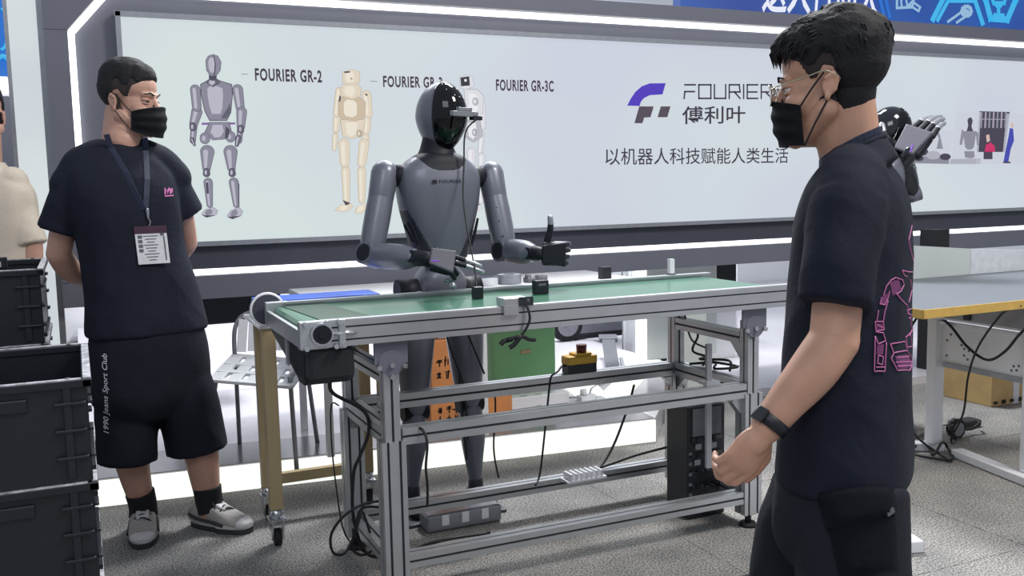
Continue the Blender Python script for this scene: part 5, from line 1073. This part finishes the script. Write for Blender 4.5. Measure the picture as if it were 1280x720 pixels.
# socks and shoes
def shoe(an, yaw, ax):
    X = V((math.cos(yaw), math.sin(yaw), 0)); F = V((math.sin(yaw), -math.cos(yaw), 0)); Z_ = V((0, 0, 1)); g = V((an.x, an.y, 0))
    b = B(); ax = V(ax).normalized(); a0 = V((an.x, an.y, .105)); limb(b, [a0+ax*.052, a0, a0-Z_*.04+F*.01], [.0525, .0505, .052], 24, 12, False); part('sock', b, 'sock', mL)
    b = B(); R = []
    for x, w, z0, z1 in ((-.082, .012, .03, .06), (-.075, .034, .022, .085), (-.045, .041, .022, .108), (-.005, .043, .022, .112), (.04, .045, .022, .098), (.085, .049, .020, .078), (.125, .049, .020, .060), (.16, .040, .022, .048), (.182, .020, .026, .038)): R.append((g+F*x+Z_*(z0+z1)/2, X, Z_, w, (z1-z0)/2, 2.7))
    rows = R; Q = []
    for a, c in zip(rows, rows[1:]):
        for t in (0, .25, .5, .75): Q.append((a[0].lerp(c[0], t), X, Z_, a[3]+(c[3]-a[3])*t, a[4]+(c[4]-a[4])*t, 2.7))
    Q.append(rows[-1]); b.loft(Q, 32); s = part('shoe', b, 'shoe', mL)
    b = B(); O = []
    for k in range(40):
        t = 2*PI*k/40; x = .052+.138*math.cos(t); w = (.053-.010*(1-abs(math.sin(t)))) ; w = .050+(.004 if x > .06 else -.006); O.append(g+F*x+X*w*math.copysign(abs(math.sin(t))**.75, math.sin(t)))
    b.prism(O, None, Z_*.020); b.prism([p+Z_*.020+(g+F*.05-p)*.02 for p in O], None, Z_*.014, 1); part('sole', b, ['sole', 'shoe_l'], s)
    b = B(); R = [(g+F*x+Z_*z, X, Z_, w, h, 2.6) for x, w, z, h in ((.150, .0455, .035, .021), (.160, .042, .034, .019), (.176, .032, .032, .013), (.189, .016, .030, .008))]; b.loft(R, 28); part('toe_cap', b, 'shoe_l', s)
    b = B(); 
    for sx in (-1, 1): b.tube([g+F*-.07+X*sx*.036+Z_*.055, g+F*-.02+X*sx*.047+Z_*.045, g+F*.04+X*sx*.0495+Z_*.040, g+F*.10+X*sx*.052+Z_*.032], .006, 6, 4)
    part('side_band', b, 'sole', s)
    b = B(); b.loft([(g+F*x+Z_*z, X, (F*.45+Z_).normalized(), w, .006, 3) for x, w, z in ((.0, .020, .107), (.03, .023, .103), (.06, .024, .090), (.085, .020, .078))], 16); part('tongue', b, 'shoe_l', s)
    for k in range(5):
        x = .018+.017*k; z = .112-.0075*k; b = B(); d = 1 if k % 2 else -1
        b.tube([g+F*(x-.006*d)+X*.030+Z_*(z-.012), g+F*x+Z_*(z+.003), g+F*(x+.006*d)-X*.030+Z_*(z-.012)], .0032, 6, 4); part('lace', b, 'rubber', s)
    b = B(); b.tube([g+F*.02+X*.005+Z_*.122, g+F*.0+X*.035+Z_*.118, g+F*.03+X*.045+Z_*.095], .003, 6, 4); b.tube([g+F*.02-X*.005+Z_*.122, g+F*.04-X*.03+Z_*.112, g+F*.06-X*.04+Z_*.09], .003, 6, 4); part('lace', b, 'rubber', s)
anR_ax = V((-.685, .985, .30))-anR; anL_ax = V((-.44, .955, .30))-anL
shoe(V((-.654, .998, .1)), -.10, anR_ax); shoe(V((-.422, .938, .1)), .75, anL_ax)

# ---------------------------------------------------------------- man with glasses in front on the right
mR = thing('person', 'man with glasses and black mask in profile, black t-shirt and cargo trousers, in front', 'person', (.70, -1.22, 0)); mR['skin'] = 'skin2'
tf = (-RH*.90+HV*.43).normalized(); tl = V((0, 0, 1)).cross(tf)      # front and left of the torso
HS2 = 1.01; ff = (-RH*math.cos(.48)+HV*math.sin(.48)-V((0, 0, .10))).normalized(); HR2 = head_frame(ff, 0)
earL = at(1034, 106, 1.93); hc2 = earL - HR2 @ V((.078*HS2, .008*HS2, -.004)); TR = Matrix.Translation(hc2) @ (HR2*HS2).to_4x4()
hb = B(); head_blobs(hb); hm = fuse(hb, 'head', .003, 4); bvR = bvh_of(hm)
D0 = 2.02
def ax(u, v, d=D0): return at(u, v, d)
b = B(); head_blobs(b, TR)
nb = ax(1066, 205); b.cap(TR @ V((0, .036, -.035)), nb, .052, .062, 26); b.cap(TR @ V((0, .005, -.07)), nb+tf*.012+V((0, 0, .03)), .048, .060, 26)
def rw(u, v, rl, rf, d=D0): p = ax(u, v, d); return (p.x, p.y, p.z, rl, rf)
sloft(b, [rw(1056, 600, .13, .09), rw(1056, 520, .15, .095), rw(1060, 430, .14, .09), rw(1062, 340, .14, .09), rw(1064, 270, .14, .09), rw(1066, 235, .11, .07), rw(1066, 205, .06, .055)], tl, tf, 32, 28)
shL = ax(1060, 238, 1.90); elL = ax(1043, 425, 1.85); wrL = ax(958, 535, 1.84)
limb(b, [shL, shL.lerp(elL, .5), elL+V((0, 0, .01))], [.050, .049, .047], 22); limb(b, [elL, elL.lerp(wrL, .35)+tf*-.004, elL.lerp(wrL, .72), wrL], [.048, .047, .038, .031], 22)
hF = (at(914, 592, 1.84)-wrL).normalized(); 
hand_blobs(b, wrL+hF*.008, hF, (-HV*-.85-RH*.3), 1, [(.35, .8, .5), (.45, .9, .6), (.5, .95, .6), (.55, 1.0, .6)], .03, 1.0)
shR_ = ax(1070, 240, 2.2); elR_ = ax(1062, 420, 2.24); wrR_ = ax(1040, 560, 2.24)
limb(b, [shR_, shR_.lerp(elR_, .5), elR_], [.048, .046, .043]); limb(b, [elR_, elR_.lerp(wrR_, .5), wrR_], [.043, .040, .030]); hand_blobs(b, wrR_, (0, 0, -1), tl, 1, (.3, .5, .3))
fR = V((.60, -1.14, .10)); fL = V((.78, -1.30, .10))
hipL = ax(1056, 600, 1.94); hipR_ = ax(1056, 600, 2.10); kL = ax(1062, 735, 1.92); kR = ax(1015, 735, 2.10)
limb(b, [hipL, kL, V((.80, -1.33, .12))], [.085, .062, .042]); limb(b, [hipR_, kR, V((.56, -1.02, .12))], [.085, .062, .042])
put('body', fuse(b, 'body', .0036, 4), 'skin2', mR)
# hair: full on top, swept forward, short at the nape
def full(p, az, edge, d):
    edge -= .022*sm(.8, 1.1, az)
    top = sm(.035, .10, p.z); fr = sm(1.5, .4, az)*sm(.045, .085, p.z); bk = sm(1.8, 2.6, az)*sm(-.07, .03, p.z)
    wv = .5+.5*noise.noise(V((p.x*38, p.y*26, p.z*38))); t = .003+.004*sm(0, .05, edge)+.013*bk+(.016+.010*wv)*top+.012*fr*wv
    return -.008+(t+.008)*sm(-.004, .010+.008*top, edge)+.004*top*noise.noise(V((p.x*90, p.y*50, p.z*70)))
hb = hair_shell(bvR, TR, full, 170, 100); hair = part('hair', hb, 'hair', mR); part('hair_fade', hair_shell(bvR, TR, fade), 'fade', hair, 'short faded hair at the sides')
b = B(); R_n = Matrix.Rotation(-.25, 3, 'X'); b.ell((0, .040, -.022), (.056, .0505, .072), R_n, 28); [setattr(v, 'co', TR @ v.co) for v in b.bm.verts]; part('nape_hair', b, 'hair', hair)
b = B(); random.seed(3)
for k in range(620):                                  # locks lying over the shell and hanging over the forehead
    fr = k < 420
    az = random.uniform(-1.5, 1.5) if fr else random.uniform(-PI, PI); el = random.uniform(.45, 1.05) if fr else random.uniform(.05, 1.25)
    d = V((math.sin(el)*math.sin(az), -math.sin(el)*math.cos(az), math.cos(el))); c = V((0, .01, .03)); R_ = surf(bvR, d, c); p = c+d*R_; a_ = abs(math.atan2(p.x, -p.y)); e_ = p.z-hairline(a_)
    if e_ < .004: continue
    t = full(p, a_, e_, d); p = c+d*(R_+t-.006); fw_ = V((d.x*.5, -.8, -.15)); fw_ = fw_ if not (a_ > 1.9) else V((d.x*.2, .25, -1)); g = (fw_-d*fw_.dot(d)).normalized(); ln = random.uniform(.022, .042)*(1.1 if fr else .6); sd = g.cross(d)*random.uniform(-.4, .4)
    q1 = p+(g+sd)*ln*.5+d*.004; q2 = p+(g+sd)*ln-d*(.002 if not fr else .012)
    r = random.uniform(.0016, .0030)*(1 if fr else .8); b.chain([TR @ p, TR @ q1, TR @ q2], [r*1.2, r, .0006], 6)
part('hair_locks', b, 'hair', hair)
mb, cs = mask_mesh(bvR, TR, .030, -.112, -.006); mk = part('face_mask', mb, 'mask', mR, 'black pleated face mask')
for a, e in ((cs[0], (-.080, .004, .022)), (cs[1], (-.081, .010, -.028)), (cs[2], (.080, .004, .022)), (cs[3], (.081, .010, -.028))):
    b = B(); e = TR @ V(e); b.tube([a, (a+e)/2+HR2 @ V((-.006 if a in cs[:2] else .006, 0, 0)), e], .002, 6); part('ear_loop', b, 'mask', mk)
eyes(mR, TR, (0, -1, -.1), .35)
gl = thing('glasses', 'thin metal framed glasses worn by the man in profile', 'glasses', tuple(TR @ V((0, -.115, 0))))
for s_ in (-1, 1):
    b = B(); n = 28; P = [TR @ V((s_*(.034+.025*math.copysign(abs(math.cos(t))**.75, math.cos(t))), -.117+.010*abs(math.cos(t)+.6*0), -.003+.021*math.copysign(abs(math.sin(t))**.75, math.sin(t)))) for t in [2*PI*k/n for k in range(n+1)]]
    b.tube(P, .0014, 8, 2); part('rim', b, 'gold', gl)
    b = B(); b.bm.faces.new([b.bm.verts.new(p) for p in P[:-1]]); bmesh.ops.solidify(b.bm, geom=list(b.bm.faces), thickness=.0012); part('lens', b, 'clear', gl)
    b = B(); b.tube([TR @ V((s_*.060, -.108, .006)), TR @ V((s_*.076, -.085, .010)), TR @ V((s_*.084, -.03, .018)), TR @ V((s_*.086, .008, .024)), TR @ V((s_*.082, .030, .010))], .0016, 8); part('temple', b, 'gold', gl)
b = B(); b.tube([TR @ V((-.010, -.117, .006)), TR @ V((0, -.120, .010)), TR @ V((.010, -.117, .006))], .0014, 8); part('bridge', b, 'gold', gl)
# t-shirt
b = B(); sloft(b, [rw(1054, 592, .20, .132), rw(1055, 570, .202, .133), rw(1057, 500, .198, .128), rw(1060, 420, .19, .122), rw(1063, 340, .186, .118), rw(1066, 275, .186, .112), rw(1068, 238, .165, .098), rw(1070, 216, .11, .078), rw(1071, 204, .07, .055)], tl, tf, 48, 48, 2.3)
tft = (tf-V((0, 0, .55))).normalized(); sloft(b, [tuple(ax(1068, 226))+(.13, .098), tuple(ax(1067, 210))+(.100, .086), tuple(ax(1066, 196))+(.078, .074), tuple(ax(1065, 190))+(.072, .070)], tl, tft, 36, 12, 2.1)
b.chain([ax(1066, 214, 1.98), ax(1066, 224, 1.92), ax(1064, 246, 1.885)], [.058, .064, .066], 20); b.chain([ax(1066, 214, 2.07), ax(1068, 226, 2.15), ax(1070, 250, 2.20)], [.058, .064, .066], 20)
limb(b, [ax(1062, 250, 1.885), ax(1056, 285, 1.87), ax(1049, 330, 1.85), ax(1043, 379, 1.84)], [.070, .071, .070, .069], 26, 22, False)
limb(b, [ax(1070, 250, 2.20), ax(1068, 300, 2.22), ax(1066, 350, 2.24)], [.068, .066, .066], 22, 16, False)
sm_ = fuse(b, 't_shirt', .006, 8, fold=(.006, (8, 8, 4.2))); bvT = bvh_of(sm_); shirt2 = put('t_shirt', sm_, 'shirt', mR)
# line print of a robot on the back of the shirt
BP = [[(1140, 282), (1136, 300), (1138, 312), (1142, 328), (1146, 336)], [(1146, 334), (1142, 340), (1136, 340), (1128, 338), (1130, 344), (1134, 346)], [(1104, 370), (1108, 358), (1114, 350), (1120, 347), (1128, 350), (1130, 356), (1126, 364), (1120, 368)], [(1120, 366), (1126, 374), (1134, 382), (1136, 392)], [(1102, 372), (1100, 380), (1106, 381), (1110, 372), (1112, 364)], [(1098, 388), (1096, 402)], [(1110, 376), (1106, 390), (1104, 402)],
    [(1094, 402), (1104, 402), (1105, 412), (1095, 414), (1094, 402)], [(1096, 406), (1104, 410)], [(1095, 415), (1104, 416), (1107, 426), (1098, 430), (1094, 420)], [(1094, 420), (1093, 464), (1106, 464), (1108, 428)], [(1098, 444), (1104, 446), (1103, 456), (1097, 454), (1098, 444)], [(1095, 459), (1106, 459)], [(1113, 430), (1131, 427), (1134, 438), (1117, 441), (1113, 430)], [(1117, 442), (1114, 448), (1122, 463), (1143, 462), (1139, 446), (1134, 438)], [(1121, 447), (1136, 446)], [(1120, 453), (1139, 452)], [(1122, 458), (1140, 457)],
    [(1136, 392), (1134, 388), (1144, 384)], [(1134, 392), (1146, 396)], [(1136, 398), (1146, 392)], [(1138, 398), (1140, 412), (1137, 420)], [(1132, 422), (1140, 414), (1146, 416)], [(1133, 424), (1134, 434), (1146, 432)], [(1138, 418), (1140, 432)], [(1138, 350), (1140, 362), (1136, 378)], [(1143, 340), (1145, 356), (1144, 372)]]
b = B()
for pl_ in BP:
    P = []
    for a, c in zip(pl_, pl_[1:]):
        for k in range(4):
            q = on_surf(bvT, a[0]+(c[0]-a[0])*k/4, a[1]+(c[1]-a[1])*k/4, .002)
            if q is not None and (not P or (q-P[-1]).length < .06): P.append(q)
    q = on_surf(bvT, *pl_[-1], .002)
    if q is not None and (not P or (q-P[-1]).length < .06): P.append(q)
    if len(P) > 1: b.tube(P, .0013, 6, 2)
part('back_print', b, 'pink', shirt2, 'pink line drawing of a robot')
proj_quads('back_print', bvT, [([(1112, 352), (1124, 349), (1126, 361), (1116, 370)], 0), ([(1101, 372), (1110, 366), (1107, 380), (1101, 381)], 0), ([(1138, 352), (1144, 345), (1145, 370), (1139, 378)], 0), ([(1096, 404), (1104, 404), (1104, 411), (1096, 412)], 0), ([(1119, 445), (1136, 443), (1140, 460), (1123, 461)], 0), ([(1096, 431), (1105, 430), (1104, 443), (1096, 443)], 0)], ['pink_d'], shirt2, .0012)
proj_quads('chest_print', bvT, [([(988, 300), (991, 300), (990, 318), (987, 318)], 0)], ['pink_d'], shirt2)
cN = ax(1063, 185)
b = B(); n = 32; b.ribbon([cN+tl*.070*math.cos(2*PI*k/n)+tft*.070*math.sin(2*PI*k/n) for k in range(n+1)], V((0, 0, 1)), .020, .004); part('lanyard', b, 'lanyard', mR)
b = B(); n = 32; cN = ax(1065, 192)
b.tube([cN+tl*.074*math.cos(2*PI*k/n)+tft*.072*math.sin(2*PI*k/n) for k in range(n+1)], .0065, 8, 2); part('collar', b, 'shirt', shirt2)
# cargo trousers
b = B(); sloft(b, [rw(1052, 560, .165, .112), rw(1050, 590, .178, .122), rw(1047, 625, .182, .125), rw(1045, 660, .176, .118), rw(1044, 690, .13, .09)], tl, tf, 36, 20, 2.4)
limb(b, [ax(1062, 610, 1.935), ax(1062, 660, 1.92), ax(1064, 710, 1.90), ax(1075, 770, 1.90), V((.80, -1.35, .24)), V((.81, -1.36, .09))], [.108, .112, .108, .106, .095, .098], 26, 30, False)
limb(b, [ax(1030, 610, 2.12), ax(1012, 660, 2.12), ax(1000, 710, 2.12), ax(995, 770, 2.13), V((.55, -1.02, .24)), V((.54, -1.01, .09))], [.104, .108, .106, .102, .092, .095], 26, 30, False)
tr_me = fuse(b, 'cargo_trousers', .0065, 8, fold=(.008, (8, 8, 5.0))); bvP = bvh_of(tr_me); tr = put('cargo_trousers', tr_me, 'pants', mR)
def patch(name, bv, quad, thick, mt, parent, n=10, label=None):
    b = B(); P = [V((x, y, 0)) for x, y in quad]; g = []
    for i in range(n+1):
        r_ = []
        for j in range(n+1):
            u = (P[0]*(1-i/n)+P[1]*(i/n))*(1-j/n)+(P[3]*(1-i/n)+P[2]*(i/n))*(j/n); q = on_surf(bv, u.x, u.y, 0)
            if q is None: q = r_[-1] if r_ else g[-1][0].co.copy() if g else at(u.x, u.y, 1.85)
            q = q.co.copy() if hasattr(q, 'co') else q
            edge = min(i, j, n-i, n-j)/n; tv = (CAM_POS-q).normalized()*(thick*(.35+.65*sm(0, .12, edge)))
            r_.append(b.bm.verts.new(q+tv))
        g.append(r_)
    for i in range(n):
        for j in range(n): f = b.bm.faces.new((g[i][j], g[i+1][j], g[i+1][j+1], g[i][j+1])); f.smooth = True
    bmesh.ops.solidify(b.bm, geom=list(b.bm.faces), thickness=.006); return part(name, b, mt, parent, label)
patch('cargo_pocket', bvP, [(1034, 650), (1118, 632), (1124, 720), (1050, 724)], .016, 'pants', tr)
patch('pocket_flap', bvP, [(1020, 616), (1116, 600), (1122, 642), (1034, 664)], .026, 'pants', tr)
b = B(); b.box(at(1113, 640, 1.80), (.018, .004, .010), Matrix.Rotation(-.4, 3, 'Y')); part('tag', b, 'dgrey', tr)
for p, yw in ((V((.80, -1.36, .1)), -1.1), (V((.54, -1.0, .1)), -1.0)):
    X = V((math.cos(yw), math.sin(yw), 0)); F = V((math.sin(yw), -math.cos(yw), 0)); Z_ = V((0, 0, 1)); g = V((p.x, p.y, 0)); b = B()
    b.loft([(g+F*x+Z_*(z/2+.005), X, Z_, w, z/2, 2.7) for x, w, z in ((-.08, .012, .05), (-.07, .036, .09), (-.0, .044, .11), (.08, .05, .075), (.14, .045, .055), (.18, .02, .035))], 26); part('shoe', b, 'shoe', mR)
wt = thing('wrist_watch', 'black watch on the wrist of the man with glasses', 'watch', tuple(wrL)); wd_ = (wrL-elL).normalized(); wp = wrL-wd_*.012; wx = wd_.orthogonal().normalized(); wy = wd_.cross(wx)
b = B(); n = 28; b.loft([(wp-wd_*.012, wx, wy, .034, .034), (wp-wd_*.012, wx, wy, .0385, .0385), (wp+wd_*.012, wx, wy, .0375, .0375), (wp+wd_*.012, wx, wy, .033, .033), (wp-wd_*.012, wx, wy, .034, .034)], n, caps=False); part('strap', b, 'blackp', wt)
wn = (-HV*.55-RH*.75+UP*.3); wn = (wn-wd_*wn.dot(wd_)).normalized(); b = B(); b.box(wp+wn*.039, (.026, .030, .010), Matrix((wd_.cross(wn), wd_, wn)).transposed(), bev=.004); part('watch_case', b, 'blackg', wt)

# ---------------------------------------------------------------- man in beige behind the crates, mostly outside the frame
mB = thing('person', 'person in beige short sleeved shirt behind the black crates, partly out of frame', 'person', (-1.17, 2.25, 0)); mB['skin'] = 'skin'
d3 = 3.99; q = lambda u, v, d=d3: at(u, v, d); bc_ = V((q(-14, 250).x, q(-14, 250).y, 0)); bl = RH; bf = HV
b = B(); TB = Matrix.Translation(V((bc_.x, bc_.y, 1.60))) @ (head_frame((-.3, -.9, -.1), 0)).to_4x4(); head_blobs(b, TB); b.cap(TB @ V((0, .03, -.04)), bc_+V((0, 0, 1.40)), .056, .062)
sloft(b, [tuple(bc_+V((0, 0, z)))+r for z, r in ((.80, (.14, .10)), (1.0, (.14, .1)), (1.2, (.15, .1)), (1.33, (.12, .07)), (1.40, (.06, .05)))], bl, bf, 28, 20)
limb(b, [q(22, 245), q(36, 285), q(40, 325)], [.05, .048, .044]); limb(b, [q(40, 325), q(36, 350, 4.0), q(20, 372, 3.95)], [.044, .04, .03]); hand_blobs(b, q(20, 372, 3.95), -RH, (0, 0, -1), 1, (.3, .4, .3))
for s_ in (-1, 1): limb(b, [bc_+RH*.09*s_+V((0, 0, .85)), bc_+RH*.10*s_+V((0, 0, .45)), bc_+RH*.10*s_+V((0, 0, .02))], [.085, .06, .045])
put('body', fuse(b, 'body', .006, 3), 'skin', mB)
b = B(); sloft(b, [tuple(bc_+V((0, 0, z)))+r for z, r in ((.72, (.195, .13)), (.95, (.19, .13)), (1.15, (.19, .125)), (1.28, (.185, .11)), (1.345, (.14, .085)), (1.385, (.085, .07)), (1.41, (.07, .062)))], bl, bf, 36, 30)
b.chain([bc_+RH*.10+V((0, 0, 1.325)), q(18, 246), q(27, 275)], [.065, .068, .066], 18); limb(b, [q(20, 252), q(30, 280), q(38, 306)], [.066, .066, .068], 20, 12, False); b.chain([bc_-RH*.10+V((0, 0, 1.325)), bc_-RH*.19+V((0, 0, 1.26)), bc_-RH*.24+V((0, 0, 1.08))], [.065, .066, .066], 18)
sB = put('shirt', fuse(b, 'shirt', .007, 5, fold=(.006, (8, 8, 4))), 'beige', mB)
b = B(); limb(b, [bc_+RH*.05+V((0, 0, .80)), bc_+RH*.10+V((0, 0, .45)), bc_+RH*.10+V((0, 0, .05))], [.12, .09, .08], 20, 16, False); limb(b, [bc_-RH*.05+V((0, 0, .80)), bc_-RH*.10+V((0, 0, .45)), bc_-RH*.10+V((0, 0, .05))], [.12, .09, .08], 20, 16, False); put('trousers', fuse(b, 'trousers', .009, 4), 'pants', mB)
b = B(); b.tube([q(16, 222, 4.03), q(24, 236, 4.02), q(30, 252, 4.02), q(34, 270, 4.02)], .003, 6); part('seam', b, 'beige', sB)
hbm = B(); head_blobs(hbm); hm3 = fuse(hbm, 'head', .004, 4); part('hair', hair_shell(bvh_of(hm3), TB, crew, 80, 50), 'hair', mB)
